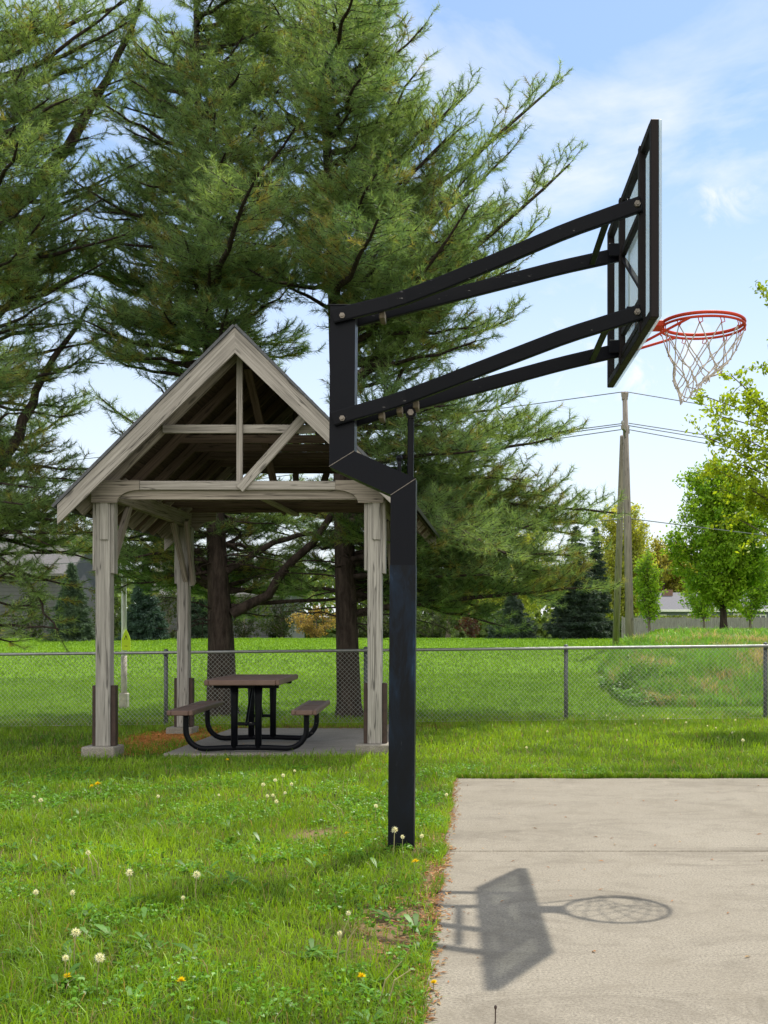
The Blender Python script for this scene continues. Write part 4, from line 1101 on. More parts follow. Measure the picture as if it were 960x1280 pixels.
EC = [(60, 20, 0), (120, 10, 1), (195, -20, .5, .8), (150, 55, .5, .7), (30, 90, -1), (85, 120, -1.5), (20, 160, -2), (130, 140, 1, .6), (40, 250, -1.5), (95, 205, 1, .6), (20, 320, -2), (90, 300, -.5, .7), (125, 285, 1, .5), (60, 380, -1),
      (105, 400, .5, .7), (20, 430, -1.5), (75, 470, .5, .5), (125, 450, 1.2, .5), (25, 515, -1, .5), (90, 600, .5), (40, 610, -1), (115, 640, -.5), (60, 680, -1, .7), (20, 720, -1.5, .7),
      (95, 735, 0, .6), (112, 690, .8, .7), (72, 788, -.5, .5), (30, 650, .5), (0, 60, 0), (0, 200, 0), (-20, 330, -1), (-20, 0, 1), (-10, 640, -1), (0, 730, 0), (0, 380, 1.5), (50, 330, 1.5), (150, 100, 0), (110, 170, -.3), (70, 220, 0), (160, 30, -.4), (100, 255, .3), (140, 225, .5), (130, 330, 0), (150, 300, .8), (100, 130, .8), (135, 420, .5), (90, 520, .3), (130, 590, 0), (60, 560, .5), (20, 480, .8), (110, 700, .2), (50, 760, .4), (10, 770, 0), (80, 655, .8)]
TCn = dict(Y=17.0, pts=[(-95, 905), (-92, 800), (-88, 700), (-80, 600), (-70, 450), (-60, 300), (-50, 150), (-40, 0), (-30, -150), (-25, -300)],
           r=[.27, .24, .22, .19, .15, .11, .08, .06, .04, .01], ends=EC, dead=6, more=1,
           limbs=[([(-62, 400, 0), (0, 263, .1), (45, 234, .2), (95, 165, .3), (128, 105, .4), (160, 45, .5), (190, -30, .6)], .125, .6, .6),
                  ([(-85, 690, 0), (0, 592, .1), (24, 542, .2), (45, 492, .3), (75, 440, .4), (110, 385, .5)], .12, .5, .65),
                  ([(-72, 470, 0), (0, 392, .0), (60, 335, .1), (100, 300, .2)], .06, .8, .4),
                  ([(-85, 700, 0), (0, 668, -.2), (60, 640, -.3), (118, 630, -.4)], .05, .8, .35),
                  ([(-88, 700, 0), (10, 700, -.2), (40, 735, -.3), (72, 790, -.4)], .035, .5, .5)])
make_pine(TCn, 'white pine at the left edge reaching long limbs into view', 'pine tree', 33, .14, (1.0, 1.0, .95), sparse=.74)

# broad-leaved trees
def leaf_tree(name, label, base, height, trunk_r, crown_c, crown_r, nbr, leaf, per, cols, seed, mat='leaf', bark='bark2', fork=.3, group=None, ends=None, cat='tree', droop=0., flat=.1, cl=.42, up_bias=.25):
    rng = np.random.default_rng(seed); base = Vector(base)
    root = empty(name, base, label, cat, group)
    W = MB(); c = np.array(crown_c, float); R = np.array(crown_r, float); b = np.array(base)
    top = np.array([c[0], c[1], c[2] + R[2] * .7])
    n = 12; path = bez(b - np.array([0, 0, .1]), np.array([b[0] + rng.normal(0, .05), b[1], b[2] + height * .4]), top, n)
    path[1:-1] += rng.normal(0, .02, (n - 2, 3)) * min(1, height / 6)
    rad = trunk_r * (1 - np.linspace(0, 1, n) ** .8 * .92); rad[0] *= 1.25
    W.tube(path, rad, 10, False)
    LP = []; A = []; B = []
    if ends is None:
        ends = []
        for i_ in range(nbr):
            v = rng.normal(0, 1, 3); v /= np.linalg.norm(v); q = c + v * R * rng.uniform(.55, 1.0) ** .6
            ends.append(q)
    for q in ends:
        q = np.array(q)
        zt2 = np.clip((q[2] - b[2]) / (top[2] - b[2] + 1e-6) - rng.uniform(.12, .45), fork, .92)
        f = zt2 * (n - 1); i_ = min(int(f), n - 2); p0 = path[i_] + (path[i_ + 1] - path[i_]) * (f - i_)
        L = np.linalg.norm(q - p0)
        pm = (p0 + q) / 2 + np.array([0, 0, up_bias * L * .3]) + rng.normal(0, .07 * L, 3)
        pth = bez(p0, pm, q, 8); W.tube(pth, np.linspace(.012 + trunk_r * .03 * L, .006, 8) * (1 if L > 1 else .8), 5, False)
        for tt in np.linspace(.3, 1, max(3, int(L / .22))):
            f2 = tt * 7; j = min(int(f2), 6); p = pth[j] + (pth[j + 1] - pth[j]) * (f2 - j)
            for _ in range(2):
                d = rng.normal(0, 1, 3); d[2] = d[2] * .7 + .25 - droop; d /= np.linalg.norm(d); l = rng.uniform(.25, 1) * cl
                A.append(p); B.append(p + d * l)
                m_ = rng.poisson(per)
                if m_:
                    t3 = rng.uniform(.2, 1.05, (m_, 1)); LP.append(p + d * l * t3 + rng.normal(0, leaf * .55, (m_, 3)) - np.array([0, 0, droop]) * t3 * l * rng.uniform(0, 1, (m_, 1)))
    P = np.concatenate(LP); n = len(P)
    a = np.clip(vnoise(P[:, 0] + P[:, 1] * .6, P[:, 2] + P[:, 1] * .5, max(.4, R[0] * .3), seed) * .7 + rng.uniform(-.1, .5, n), 0, 1)[:, None]
    C = ((1 - a) * np.array(cols[0]) + a * np.array(cols[1])) * rng.uniform(.75, 1.25, (n, 1))
    V, T, C = leaves(P, leaf * rng.uniform(.65, 1.25, n), rng, C, flat, .55)
    mesh_np('crown', V, T, M[mat], root, C)
    tv2, tt2 = twigs_tris(np.array(A), np.array(B), max(.004, leaf * .05)); W.add(tv2, tt2.tolist(), tv2)
    W.build('trunk', M[bark], root, True)
    return root
# near tree just outside the right edge
ny = 14.6
ends = [at(px, py, ny + dy) for px, py, dy in ((958, 372, 0), (975, 395, .2), (965, 455, -.3), (880, 495, .1), (915, 470, -.2), (900, 520, .5), (945, 500, -.5), (880, 545, .3), (925, 545, -.3), (905, 575, 0), (960, 570, .4), (900, 610, .2), (935, 610, -.4), (890, 585, -.1),
                                       (960, 640, 0), (925, 650, .3), (985, 520, -.6), (1000, 450, 0), (1010, 560, .6), (980, 610, -.6), (1050, 380, 0), (1100, 330, .5), (1150, 420, 1), (1060, 480, -1), (1180, 520, 0), (1220, 450, .8), (1120, 560, -1), (1200, 340, -.5), (1140, 270, 0), (1060, 610, .2))]
leaf_tree('broadleaf_tree', 'yellow-green young tree leaning into view at the right edge above the fence', (gx(1125, ny), ny, g1(gx(1125, ny), ny)), 5.6, .11, at(1110, 440, ny), (2.0, 1.8, 1.9), 0, .072, 32, ((.17, .27, .016), (.45, .56, .035)), 41, ends=ends, cl=.42, fork=.32)
# maple on the bank
my = 45.0
mbp = at(905, 791, my)
leaf_tree('maple_tree', 'full green maple on the bank with dark trunk before the board fence', (mbp.x, my, g1(mbp.x, my) - .05), 7.2, .17, at(907, 672, my), (2.35, 2.2, 3.35), 110, .145, 20, ((.11, .25, .018), (.32, .48, .035)), 42, fork=.2, bark='bark', cl=.62)
bx = at(812, 789, 60)
leaf_tree('young_tree', 'small upright bright green tree left of the maple before the board fence', (bx.x, 60, 1.4), 4.4, .09, at(809, 728, 60), (.92, .9, 1.75), 42, .17, 8, ((.12, .25, .02), (.29, .44, .035)), 43, fork=.2, cl=.5)
bx = at(880, 789, 62)
leaf_tree('young_tree', 'small bright green tree close left of the maple trunk by the fence', (bx.x, 62, 1.4), 4.2, .08, at(872, 742, 62), (1.0, .9, 1.3), 34, .17, 8, ((.12, .26, .02), (.29, .45, .035)), 44, fork=.25, cl=.5)
bx = at(938, 789, 62)
leaf_tree('young_tree', 'bright green tree at the right edge behind the maple', (bx.x, 62, 1.4), 4.6, .09, at(940, 728, 62), (1.3, 1.0, 1.7), 42, .18, 8, ((.12, .26, .02), (.30, .46, .035)), 45, fork=.2, cl=.5)
bx = at(830, 790, 130)
leaf_tree('spring_tree', 'tree with yellow-tan spring leaves behind the blue-grey house', (bx.x, 130, 1.1), 12, .2, at(828, 718, 130), (4.2, 3, 4.6), 60, .42, 8, ((.24, .25, .045), (.50, .44, .10)), 46, fork=.2, cl=1.4)
bx = at(858, 790, 140)
leaf_tree('yellow_tree', 'yellow-green tree half hidden behind the maple and house', (bx.x, 140, 1.1), 12, .2, at(862, 735, 140), (4.2, 3, 4.0), 60, .42, 8, ((.24, .28, .03), (.46, .46, .06)), 47, fork=.2, cl=1.4)
bx = at(782, 790, 95)
leaf_tree('spring_tree', 'tall sparse yellow-green tree rising behind the two utility poles', (bx.x, 95, 1.1), 11, .2, at(778, 702, 95), (3.0, 2.4, 5.2), 90, .24, 9, ((.26, .31, .045), (.52, .52, .09)), 48, fork=.2, cl=1.1)
bx = at(640, 790, 85)
leaf_tree('willow_tree', 'pale yellow-green willow with hanging strands behind the spruces', (bx.x, 85, 1.2), 10, .25, at(640, 700, 85), (4.4, 2.5, 3.6), 85, .16, 11, ((.28, .33, .045), (.50, .53, .10)), 49, fork=.3, droop=1.0, cl=1.3)
bx = at(560, 790, 90)
leaf_tree('spring_tree', 'pale green tree far behind the right pine', (bx.x, 90, 1.2), 9, .2, at(560, 712, 90), (4.2, 2.4, 3.8), 70, .24, 7, ((.09, .14, .03), (.22, .27, .06)), 50, fork=.2, cl=1.1)
bx = at(470, 790, 92)
leaf_tree('spring_tree', 'green tree far behind the right front shelter post', (bx.x, 92, 1.2), 9, .2, at(465, 715, 92), (4.4, 2.4, 3.8), 70, .24, 7, ((.07, .12, .025), (.18, .23, .05)), 53, fork=.2, cl=1.1)
bx = at(396, 790, 52)
leaf_tree('tan_bush', 'orange-tan leafy bush seen between the two pine trunks', (bx.x, 52, 1.2), 1.5, .05, at(396, 776, 52), (1.35, .8, .62), 40, .09, 12, ((.24, .17, .05), (.42, .30, .10)), 51, fork=.05, cl=.35, cat='bush')
bx = at(592, 792, 56)
leaf_tree('red_bush', 'low dark red-brown bush at the far edge of the lawn', (bx.x, 56, 1.2), 1.2, .04, at(592, 781, 56), (.75, .6, .55), 26, .08, 12, ((.045, .018, .014), (.10, .035, .025)), 52, fork=.05, cl=.3, cat='bush')
for q, (px, w_, h_, lab) in enumerate(((38, 1.1, 1.35, 'dark round bush before the siding of the far left house'), (128, 1.2, 1.5, 'dark leafy bush left of the white pole'), (212, 1.2, 1.6, 'tall dark bush left of the rear left shelter post'), (305, 1.4, 1.5, 'tall dark bush right behind the thick pine trunk'), (352, 1.2, 1.9, 'tallest dark bush before the house gable between the pines'), (345, 1.1, .75, 'low dark green bush behind the picnic table, left of the tan bush'), (448, 1.2, .85, 'dark green bush just right of the right pine trunk'), (480, 1.0, .8, 'dark bush hidden behind the black pole'), (540, 1.5, 1.1, 'wide dark green bush under the right pine boughs'), (20, 1.3, .6, 'low dark bush before the house at the left edge'), (255, 1.0, 1.3, 'dark bush left of the thick pine trunk'))):
    p = at(px, 796, 54 + q)
    leaf_tree('bush', lab, (p.x, 54 + q, 1.2), 2 * h_, .05, (p.x, 54 + q, 1.2 + h_ * .9), (w_, .8, h_), 44, .10, 10, ((.018, .035, .012), (.06, .09, .025)), 60 + q, fork=.05, cl=.35, cat='bush')

# spruces
def spruce(label, px, py_base, py_top, halfw_px, Y, seed, dens=1.0, tint=(1, 1, 1)):
    rng = np.random.default_rng(seed); b = at(px, py_base, Y); t = at(px, py_top, Y); H = t.z - b.z; R = halfw_px * Y / F
    b.z = min(b.z, g1(b.x, Y)) ; H = t.z - b.z
    root = empty('spruce_tree', b, label, 'spruce tree', 'spruces at the far edge of the lawn')
    W = MB(); W.tube([b, b + Vector((0, 0, H * .5)), b + Vector((0, 0, H * .97))], [R * .08, R * .05, .01], 8, False)
    P = []; D = []
    z = .03 * H
    while z < H * .99:
        rr_ = R * (1 - z / H) ** .85 * rng.uniform(.8, 1.12) + .04; nb = max(5, int(12 * dens * (.4 + rr_ / R)))
        for k_ in range(nb):
            a = rng.uniform(0, 2 * np.pi); L = rr_ * rng.uniform(.75, 1.1)
            d = np.array([math.cos(a), math.sin(a), 0])
            A0 = np.array(b) + np.array([0, 0, z])
            W.tube([A0, A0 + d * L * .6 + np.array([0, 0, -.10 * L]), A0 + d * L + np.array([0, 0, -.06 * L])], [.012, .008, .003], 3, False)
            m_ = max(3, int(L / .075 * dens))
            for s2 in np.linspace(.25, 1, m_):
                q = A0 + d * L * s2 + np.array([0, 0, -.13 * L * math.sin(s2 * 2.2)])
                sdv = np.array([-d[1], d[0], 0]); wdt = (1.12 - s2) * .42 * L + .05
                for sg in (-1, 0, 1):
                    P.append(q + sdv * sg * wdt * rng.uniform(.2, 1) + np.array([0, 0, rng.normal(0, .03)])); D.append(d * .8 + sdv * sg * .6 + np.array([0, 0, rng.uniform(-.35, .25)]))
        z += H * .034 * rng.uniform(.8, 1.2)
    P = np.array(P); D = np.array(D); D /= np.linalg.norm(D, axis=1)[:, None]; n = len(P)
    a = np.clip(rng.uniform(0, 1, n) * .7 + vnoise(P[:, 0], P[:, 2], .4, seed) * .4, 0, 1)[:, None]
    C = ((1 - a) * np.array([.024, .044, .032]) + a * np.array([.075, .115, .078])) * np.array(tint)
    V, T, C = needles(P, D, rng, C, 7, .17, .035, (.1, .9))
    mesh_np('crown', V, T, M['spruce'], root, C); W.build('trunk', M['bark'], root, True)
spruce('large dark spruce, widest of those left of the utility pole', 720, 799, 656, 42, 47, 71, 1.0)
spruce('tall dark spruce just behind and right of the largest spruce', 744, 799, 660, 27, 50, 72)
spruce('short broad spruce standing alone on the far lawn edge', 641, 799, 742, 36, 48, 73)
spruce('blue-green spruce before the dark house at far left', 90, 797, 705, 30, 44, 74, 1.0, (1.5, 1.5, 1.3))
spruce('blue spruce seen beside the white pole', 180, 797, 715, 33, 45, 75, 1.0, (1.0, 1.15, 1.2))
spruce('spruce partly hidden behind the thick pine trunk', 250, 797, 690, 26, 47, 76, 1.0, (1.2, 1.2, 1.1))

# far wood belt
rg = np.random.default_rng(88)
n = 52000; X = rg.uniform(-130, 110, n); hmax = 7 + 5 * vnoise(X, X * 0, 9, 5) + 3 * vnoise(X, X * 0, 3, 6)
Zf = np.where(np.arange(n) < 26000, rg.uniform(0, 1, n) ** .8 * hmax + 1.0, rg.uniform(.6, 4.5, n)); Yf = 190 + rg.uniform(-6, 6, n)
C = (np.array([.10, .16, .06]) * rg.uniform(.6, 1.6, (n, 1))) * (1 + .7 * vnoise(X, Zf, 6, 7)[:, None] * np.array([1.3, .9, .4]))
V, T, C = leaves(np.stack([X, Yf, Zf], 1), rg.uniform(.8, 1.6, n), rg, C, .1, .7)
tag(mesh_np('distant_woods', V, T, M['leaf'], col=C), 'soft green belt of distant trees along the horizon', 'woods', kind='stuff')

# ------------------------------------------------------------------ houses
def gable_house(label, x0, x1, y0, depth, zg, eave, ridge, wall, roof, wins, name='house', trim=True, chimney=None, gable_front=False):
    root = empty(name, ((x0 + x1) / 2, y0, zg), label, 'house')
    mb = MB(); mb.box(((x0 + x1) / 2, y0, (zg + eave) / 2), ((x0 + x1) / 2, y0 + depth, (zg + eave) / 2), x1 - x0, eave - zg, b=.02); wl = mb.build('wall', wall, root)
    n_ = int((eave - zg) / .22)
    mb = MB()
    for i_ in range(n_):
        z = zg + .2 + i_ * .22
        mb.box((x0 + .02, y0 - .012, z), (x1 - .02, y0 - .012, z), .022, .02)
    mb.build('clapboard', wall, wl)
    ov = .5; ym = y0 + depth / 2
    mb = MB()
    if gable_front:
        xm_ = (x0 + x1) / 2
        for s_ in (-1, 1):
            xe = xm_ + s_ * ((x1 - x0) / 2 + ov)
            mb.prism([(xm_, y0 - ov, ridge), (xe, y0 - ov, eave - .1), (xe, y0 + depth + ov, eave - .1), (xm_, y0 + depth + ov, ridge)], (0, 0, .14))
        rf = mb.build('roof', roof, root)
        mb = MB(); mb.prism([(x0, y0 + .01, eave), (x1, y0 + .01, eave), (xm_, y0 + .01, ridge - .1)], (0, .2, 0)); mb.build('gable', wall, root)
    else:
        for s_ in (-1, 1):
            ye = ym + s_ * (depth / 2 + ov)
            mb.prism([(x0 - ov, ym, ridge), (x1 + ov, ym, ridge), (x1 + ov, ye, eave - .1), (x0 - ov, ye, eave - .1)], (0, 0, .14))
        rf = mb.build('roof', roof, root)
        for xx in (x0, x1 - .2):
            mb = MB(); mb.prism([(xx, y0, eave), (xx, y0 + depth, eave), (xx, ym, ridge - .1)], (.2, 0, 0)); mb.build('gable', wall, root)
        if trim:
            mb = MB(); mb.box((x0 - ov, y0 - ov - .03, eave - .06), (x1 + ov, y0 - ov - .03, eave - .06), .05, .2); mb.build('fascia', M['trim'], root)
    for (xa, xb, za, zb2) in wins:
        mb = MB()
        for z in (za, zb2): mb.box((xa - .06, y0 - .03, z), (xb + .06, y0 - .03, z), .06, .1)
        for xx in (xa, xb, (xa + xb) / 2): mb.box((xx, y0 - .031, za + .05), (xx, y0 - .031, zb2 - .05), .06, .09, up=(1, 0, 0))
        w_ = mb.build('window', M['trim'], root)
        mb = MB(); mb.box(((xa + xb) / 2, y0 - .024, za), ((xa + xb) / 2, y0 - .024, zb2), .02, xb - xa, up=(1, 0, 0), b=.002); mb.build('pane', M['glass'], w_)
    if chimney:
        mb = MB(); mb.box((chimney, ym - .6, ridge - 1), (chimney, ym - .6, ridge + .35), .9, .7, up=(0, 1, 0)); mb.build('chimney', M['brick'], rf)
    return root
hy = 100.0
gable_house('long blue-grey house with white trim behind the board fence at right', gx(805, hy), gx(1090, hy), hy, 8.5, 1.0, 3.75, 5.35, M['siding_blue'], M['roof_grey'],
            [(gx(818, hy), gx(832, hy), 1.9, 3.3), (gx(860, hy), gx(875, hy), 1.8, 3.4), (gx(917, hy), gx(928, hy), 1.9, 3.4), (gx(944, hy), gx(957, hy), 1.9, 3.3)], chimney=gx(843, hy))
hl = 62.0
gable_house('dark grey sided house with pale roof at the far left', gx(-120, hl), gx(78, hl), hl, 9, 1.2, 4.75, 7.2, M['siding_grey'], M['roof_light'], [], trim=False)
hm = 66.0
gable_house('dark grey house with pale gable roof behind the thick pine', gx(186, hm), gx(352, hm), hm, 9, 1.2, 3.75, 6.1, M['siding_grey'], M['roof_light'], [], trim=False)

# grey board fence
by = 86.0; bx0, bx1 = gx(778, by), gx(1000, by)
bf = empty('board_fence', ((bx0 + bx1) / 2, by, 1.0), 'grey vertical-board fence in front of the blue-grey house', 'fence')
mb = MB(); x = bx0
while x < bx1:
    mb.box((x, by, 1.0), (x, by, 2.82 + random.uniform(-.02, .02)), .14, .025, up=(0, 1, 0)); x += .152
mb.build('boards', M['fencewood'], bf)
mb = MB()
for z in (1.3, 2.5): mb.box((bx0, by + .05, z), (bx1, by + .05, z), .05, .09)
mb.build('rail', M['fencewood'], bf)
x = bx0
while x < bx1:
    mb = MB(); mb.box((x, by + .06, .9), (x, by + .06, 2.92), .1, .1, up=(0, 1, 0)); mb.build('fence_post', M['fencewood'], bf); x += 2.4
hx0, hx1 = gx(823, 90), gx(945, 90)
rg = np.random.default_rng(91)
hr = empty('hedge', ((hx0 + hx1) / 2, 90, 1.0), 'clipped yellow-green hedge showing above the board fence', 'hedge')
n = 9000; P = np.stack([rg.uniform(hx0, hx1, n), 90 + rg.uniform(-.5, .5, n), 1.0 + rg.uniform(0, 1, n) ** .7 * 2.05], 1)
V, T, C = leaves(P, rg.uniform(.1, .2, n), rg, np.array([.14, .19, .025]) * rg.uniform(.6, 1.4, (n, 1)), .2, .7)
mesh_np('foliage', V, T, M['leaf'], hr, C)
mb = MB()
for x in np.linspace(hx0 + .2, hx1 - .2, 16): mb.tube([(x, 90, .95), (x + .05, 90, 2.6)], [.03, .01], 5)
mb.build('stems', M['bark2'], hr)

# ------------------------------------------------------------------ dandelions
def puff_proto():
    root = empty('dandelion_clock', (0, 0, 0), 'x', 'dandelion', 'white dandelion seed heads')
    rng = np.random.default_rng(3)
    n = 95; d = rng.normal(0, 1, (n, 3)); d /= np.linalg.norm(d, axis=1)[:, None]
    V, T, C = needles(d * .010, d, rng, np.tile([[.80, .80, .78]], (n, 1)), 3, .011, .0018, (0, .9), .002)
    mesh_np('seed_head', V + np.array([0, 0, .14]), T, M['puff'], root, C)
    mb = MB(); mb.tube([(0, .0, -.01), (.006, .004, .07), (0, 0, .14)], [.0028, .0024, .0022], 5); mb.sphere((0, 0, .138), .005, 6, 4); mb.build('stem', M['stem'], root)
    return root
def flower_proto():
    root = empty('dandelion_flower', (0, 0, 0), 'x', 'dandelion', 'yellow dandelion flowers')
    rng = np.random.default_rng(4)
    n = 70; d = rng.normal(0, 1, (n, 3)); d[:, 2] = np.abs(d[:, 2]) * .7 + .15; d /= np.linalg.norm(d, axis=1)[:, None]
    V, T, C = needles(d * .004, d, rng, np.tile([[.85, .66, .012]], (n, 1)), 2, .019, .007, (0, .35), .001)
    mesh_np('bloom', V + np.array([0, 0, .06]), T, M['petal'], root, C)
    mb = MB(); mb.tube([(0, 0, -.01), (.004, 0, .03), (0, 0, .058)], [.003, .0028, .0035], 5); mb.build('stem', M['stem'], root)
    return root
pf = puff_proto(); ff = flower_proto(); first = {'p': True, 'f': True}
rd = random.Random(11)
def put(kind, px, py, label, sc=1.0):
    sc = sc * (.92 if kind == 'p' else .75); hgt = .14 * sc if kind == 'p' else .06 * sc
    Y = (CH - hgt) * F / (py - HY); X = gx(px, Y)
    src = pf if kind == 'p' else ff
    o_ = src if first[kind] else copy_tree(src)
    first[kind] = False
    o_.location = (X, Y, g1(X, Y)); o_.scale = (sc, sc, sc); o_.rotation_euler = (rd.uniform(-.12, .12), rd.uniform(-.12, .12), rd.uniform(0, 6))
    o_['label'] = label
Z7 = lambda x, y: (x / 1.846, 900 + y / 1.846)
for (x, y, l, s_) in ((297, 352, 'large white dandelion seed head alone in mid lawn, left of its twin', 1.15), (454, 356, 'large white dandelion seed head in mid lawn near the pole shadow', 1.15), (173, 488, 'white dandelion seed head nearest the lower left, on a tall stem', 1.1),
                      (224, 546, 'white dandelion seed head lowest in the lawn at lower left', 1.1), (151, 546, 'faded dandelion seed head left of the lowest white one', .8), (158, 398, 'small white dandelion seed head left of the large pair', .8),
                      (80, 397, 'small dandelion seed head near the left edge of the lawn', .85), (203, 307, 'white dandelion seed head on a leaning straw-coloured stem', .85), (96, 185, 'white dandelion seed head at far left below the shelter shadow', 1.0), (78, 177, 'smaller seed head touching the one at far left', .7),
                      (366, 176, 'ragged pale seed head midway between left edge and cluster', .8), (504, 173, 'small pale seed head left of the white cluster', .6), (427, 408, 'tiny seed head below the large mid lawn one', .6), (866, 198, 'single white seed head between the cluster and pole', .9),
                      (906, 254, 'large white seed head against the foot of the black pole', 1.2), (932, 270, 'smaller seed head against the foot of the black pole', .8), (780, 490, 'pale seed head among dry stalks by the bare soil', .7), (810, 445, 'small seed head at the bare soil near the court', .7)):
    put('p', *Z7(x, y), l, s_)
for (x, y) in ((603, 149), (636, 138), (652, 127), (681, 117), (671, 148), (655, 168), (628, 173), (613, 175), (642, 188)):
    put('p', *Z7(x, y), 'white dandelion seed head in the tight cluster between shelter and pole', rd.uniform(.75, 1.0))
Z8 = lambda x, y: (440 + x / 1.846, 900 + y / 1.846)
for (x, y, l) in ((158, 268, 'pale seed head just right of the pole foot'), (220, 172, 'seed head beside the court corner'), (405, 66, 'single white seed head in the grass beyond the far court edge')):
    put('p', *Z8(x, y), l, .8)
Z3 = lambda x, y: (680 + x / 3.43, 780 + y / 3.43)
for (x, y) in ((83, 384), (207, 391), (266, 401), (307, 408), (424, 405), (558, 400), (532, 418), (392, 440), (358, 508), (667, 379), (702, 451), (735, 460), (825, 427), (812, 482), (605, 435), (15, 468)):
    put('p', *Z3(x, y), 'small white dandelion seed head in the grass between court and fence', rd.uniform(.6, .9))
put('p', *Z3(850, 511), 'largest white seed head in the tree shade beyond the court', 1.1)
for (x, y, l, s_) in ((227, 147, 'larger yellow dandelion flower of the pair at left', 1.4), (212, 152, 'left flower of the yellow dandelion pair', 1.0), (524, 90, 'yellow dandelion flower in the shelter shadow before the table', 1.1), (802, 262, 'yellow dandelion flower by the bare patch left of the pole', 1.0), (838, 255, 'yellow dandelion flower nearest left of the pole', .8),
                      (419, 601, 'large yellow dandelion flower low in the middle of the lawn', 1.0), (153, 592, 'yellow dandelion flower at the lower left', .9), (833, 593, 'yellow dandelion flower near the bare soil at the bottom', 1.0), (750, 313, 'small yellow flower below the bare patch', .6)):
    put('f', *Z7(x, y), l, s_)
for (x, y, l, s_) in ((147, 327, 'orange-yellow dandelion flower just below the pole foot', 1.1), (190, 605, 'yellow dandelion flower touching the court edge', .8)):
    put('f', *Z8(x, y), l, s_)
# dry stalks
for (px, py, hgt, lean, l) in ((420, 1215, .20, (.03, 0), 'dry straw stalk pair leaning by the bare soil'), (118, 1105, .17, (-.03, .02), 'dry straw stalk behind the left seed heads'), (426, 1030, .16, (-.05, .0), 'dry straw stalk near the bare patch left of the pole'), (472, 1262, .16, (.05, 0), 'dry straw stalk nearest the bottom by the court'), (428, 1000, .18, (.01, 0), 'thin upright dry stalk beyond the bare patch')):
    Y = CH * F / (py - HY); X = gx(px, Y); mb = MB()
    for q in (0, .03):
        mb.tube([(X + q, Y, 0), (X + q + lean[0] * .5, Y, hgt * .6), (X + q + lean[0] * 1.6, Y + lean[1], hgt * (1 - q * 6))], [.003, .0026, .0016], 5)
    tag(mb.build('dry_stalk', M['stem']), l, 'stalk', 'dry stalks in the lawn')
Y = CH * F / (1283 - HY); X = gx(619, Y); mb = MB(); mb.tube([(X, Y, .005), (X + .001, Y, .055)], .0022, 5); mb.sphere((X + .001, Y, .06), .006, 6, 5, (.8, .8, 1.3))
tag(mb.build('weed_stalk', M['brownmetal']), 'thin dark weed stalk standing in the concrete at the bottom', 'weed')

# ------------------------------------------------------------------ light and sky
sd = Vector((.678, 1.411, 3.02)).normalized()
sun = bpy.data.lights.new('sun', 'SUN'); sun.energy = 3.7; sun.angle = math.radians(.53); sun.color = (1.0, .94, .84)
so = bpy.data.objects.new('sun', sun); so.rotation_euler = sd.to_track_quat('Z', 'Y').to_euler(); so.location = (10, 20, 40); COL.objects.link(so)
w = bpy.data.worlds.new('World'); SC.world = w; w.use_nodes = True; t = w.node_tree; t.nodes.clear()
out = t.nodes.new('ShaderNodeOutputWorld'); bg = t.nodes.new('ShaderNodeBackground'); t.links.new(bg.outputs[0], out.inputs[0])
sky = t.nodes.new('ShaderNodeTexSky'); sky.sky_type = 'NISHITA'; sky.sun_disc = False
sky.sun_elevation = math.asin(sd.z); sky.sun_rotation = math.atan2(sd.x, sd.y); sky.air_density = 1.0; sky.dust_density = .6; sky.ozone_density = 1.5
tc = t.nodes.new('ShaderNodeTexCoord')
mp = t.nodes.new('ShaderNodeMapping'); mp.inputs['Scale'].default_value = (2.2, 2.2, 6.0); mp.inputs['Location'].default_value = (.35, .1, .4); t.links.new(tc.outputs['Generated'], mp.inputs['Vector'])
nz = t.nodes.new('ShaderNodeTexNoise'); nz.inputs['Scale'].default_value = 1.7; nz.inputs['Detail'].default_value = 7; nz.inputs['Roughness'].default_value = .58; nz.inputs['Distortion'].default_value = .4
t.links.new(mp.outputs[0], nz.inputs['Vector'])
rp = t.nodes.new('ShaderNodeValToRGB'); rp.color_ramp.elements[0].position = .46; rp.color_ramp.elements[0].color = (.05, .05, .05, 1); rp.color_ramp.elements[1].position = .74; rp.color_ramp.elements[1].color = (.85, .85, .85, 1)
t.links.new(nz.outputs['Fac'], rp.inputs[0])
sx_ = t.nodes.new('ShaderNodeSeparateXYZ'); t.links.new(tc.outputs['Generated'], sx_.inputs[0])
hz = t.nodes.new('ShaderNodeMapRange'); hz.inputs['From Min'].default_value = .02; hz.inputs['From Max'].default_value = .44; hz.inputs['To Min'].default_value = .92; hz.inputs['To Max'].default_value = .0
t.links.new(sx_.outputs['Z'], hz.inputs['Value'])
mx1 = t.nodes.new('ShaderNodeMath'); mx1.operation = 'MAXIMUM'; t.links.new(rp.outputs[0], mx1.inputs[0]); t.links.new(hz.outputs[0], mx1.inputs[1])
mix = t.nodes.new('ShaderNodeMix'); mix.data_type = 'RGBA'; wis = mx1.outputs[0]
nw = t.nodes.new('ShaderNodeTexNoise'); nw.inputs['Scale'].default_value = 22; nw.inputs['Detail'].default_value = 8; nw.inputs['Roughness'].default_value = .62; nw.inputs['Distortion'].default_value = .8; t.links.new(tc.outputs['Generated'], nw.inputs['Vector'])
rw = t.nodes.new('ShaderNodeMapRange'); rw.inputs['From Min'].default_value = .38; rw.inputs['From Max'].default_value = .68; t.links.new(nw.outputs['Fac'], rw.inputs['Value'])
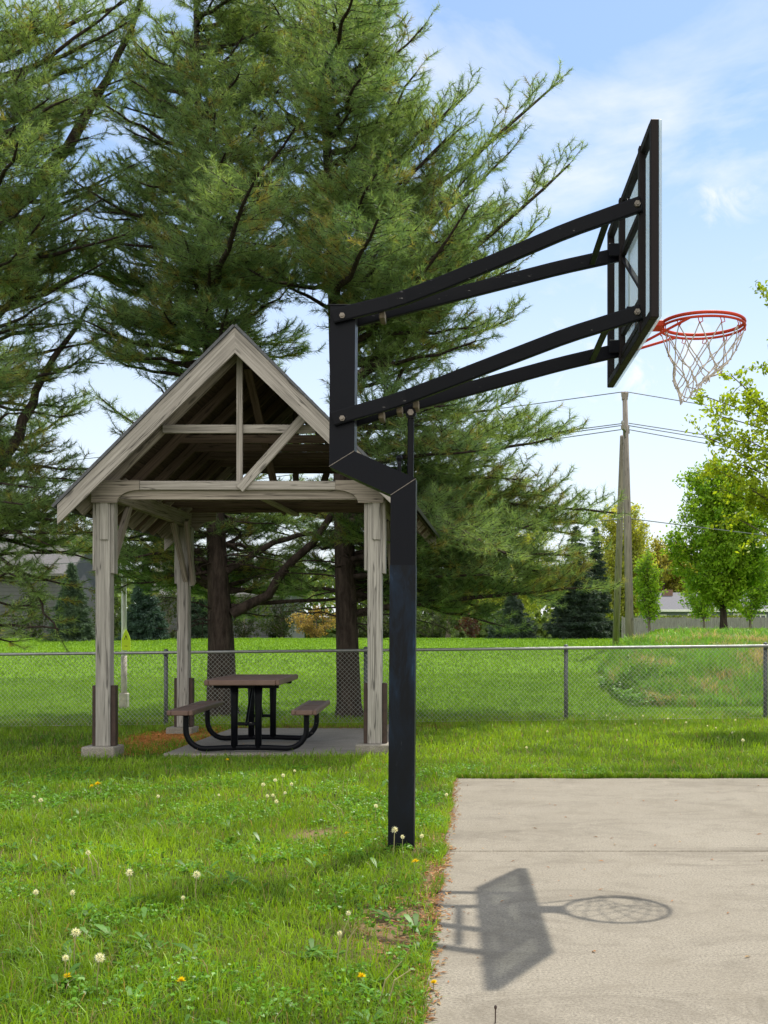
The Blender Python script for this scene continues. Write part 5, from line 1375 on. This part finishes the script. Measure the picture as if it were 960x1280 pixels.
for (dx, dz, rad, amt) in ((-.035, .507, .050, 1.0), (.225, .391, .085, .8), (.13, .24, .24, 1.0), (.02, .16, .2, .9), (-.30, .55, .12, .5)):
    cdir = Vector((dx, 1, dz)).normalized()
    sb = t.nodes.new('ShaderNodeVectorMath'); sb.operation = 'SUBTRACT'; t.links.new(tc.outputs['Generated'], sb.inputs[0]); sb.inputs[1].default_value = cdir
    ml = t.nodes.new('ShaderNodeVectorMath'); ml.operation = 'MULTIPLY'; t.links.new(sb.outputs[0], ml.inputs[0]); ml.inputs[1].default_value = (1, 1, 2.1)
    le = t.nodes.new('ShaderNodeVectorMath'); le.operation = 'LENGTH'; t.links.new(ml.outputs[0], le.inputs[0])
    mr = t.nodes.new('ShaderNodeMapRange'); mr.interpolation_type = 'SMOOTHSTEP'; mr.inputs['From Min'].default_value = rad; mr.inputs['From Max'].default_value = 0; mr.inputs['To Max'].default_value = amt; t.links.new(le.outputs['Value'], mr.inputs['Value'])
    mu = t.nodes.new('ShaderNodeMath'); mu.operation = 'MULTIPLY'; t.links.new(mr.outputs[0], mu.inputs[0]); t.links.new(rw.outputs[0], mu.inputs[1])
    mm = t.nodes.new('ShaderNodeMath'); mm.operation = 'MAXIMUM'; t.links.new(wis, mm.inputs[0]); t.links.new(mu.outputs[0], mm.inputs[1]); wis = mm.outputs[0]
tint = t.nodes.new('ShaderNodeMix'); tint.data_type = 'RGBA'; tint.blend_type = 'MULTIPLY'; tint.inputs[0].default_value = 1; t.links.new(sky.outputs[0], tint.inputs[6]); tint.inputs[7].default_value = (.88, .97, 1.02, 1)
t.links.new(wis, mix.inputs[0]); t.links.new(tint.outputs[2], mix.inputs[6]); mix.inputs[7].default_value = (5.75, 5.9, 6.15, 1)
nb = t.nodes.new('ShaderNodeMapRange'); nb.interpolation_type = 'SMOOTHSTEP'; nb.inputs['From Min'].default_value = .05; nb.inputs['From Max'].default_value = -.65; nb.inputs['To Min'].default_value = 0.; nb.inputs['To Max'].default_value = .85  # unseen bright cloud added behind the camera, lifts fill on shaded faces
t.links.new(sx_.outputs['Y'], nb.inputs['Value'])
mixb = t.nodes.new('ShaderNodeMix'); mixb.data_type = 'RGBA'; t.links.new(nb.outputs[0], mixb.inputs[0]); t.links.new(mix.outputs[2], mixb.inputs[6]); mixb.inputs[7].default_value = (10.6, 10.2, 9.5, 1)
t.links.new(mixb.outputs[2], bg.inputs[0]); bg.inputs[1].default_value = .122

# ------------------------------------------------------------------ camera object and colour management
cam = bpy.data.cameras.new('camera'); co = bpy.data.objects.new('camera', cam); COL.objects.link(co)
co.location = (0, 0, CH); co.rotation_euler = (math.radians(90), 0, 0)
cam.sensor_fit = 'VERTICAL'; cam.sensor_height = 36; cam.sensor_width = 27; cam.lens = F / 1280 * 36
cam.shift_x = (480 - CX) / 1280; cam.shift_y = (HY - 640) / 1280
cam.clip_start = .05; cam.clip_end = 5000
SC.camera = co
SC.view_settings.view_transform = 'Standard'; SC.view_settings.look = 'None'; SC.view_settings.exposure = 0.58; SC.view_settings.gamma = 1.0
SC.view_settings.use_curve_mapping = False
SC.cycles.max_bounces = 8; SC.cycles.transparent_max_bounces = 8
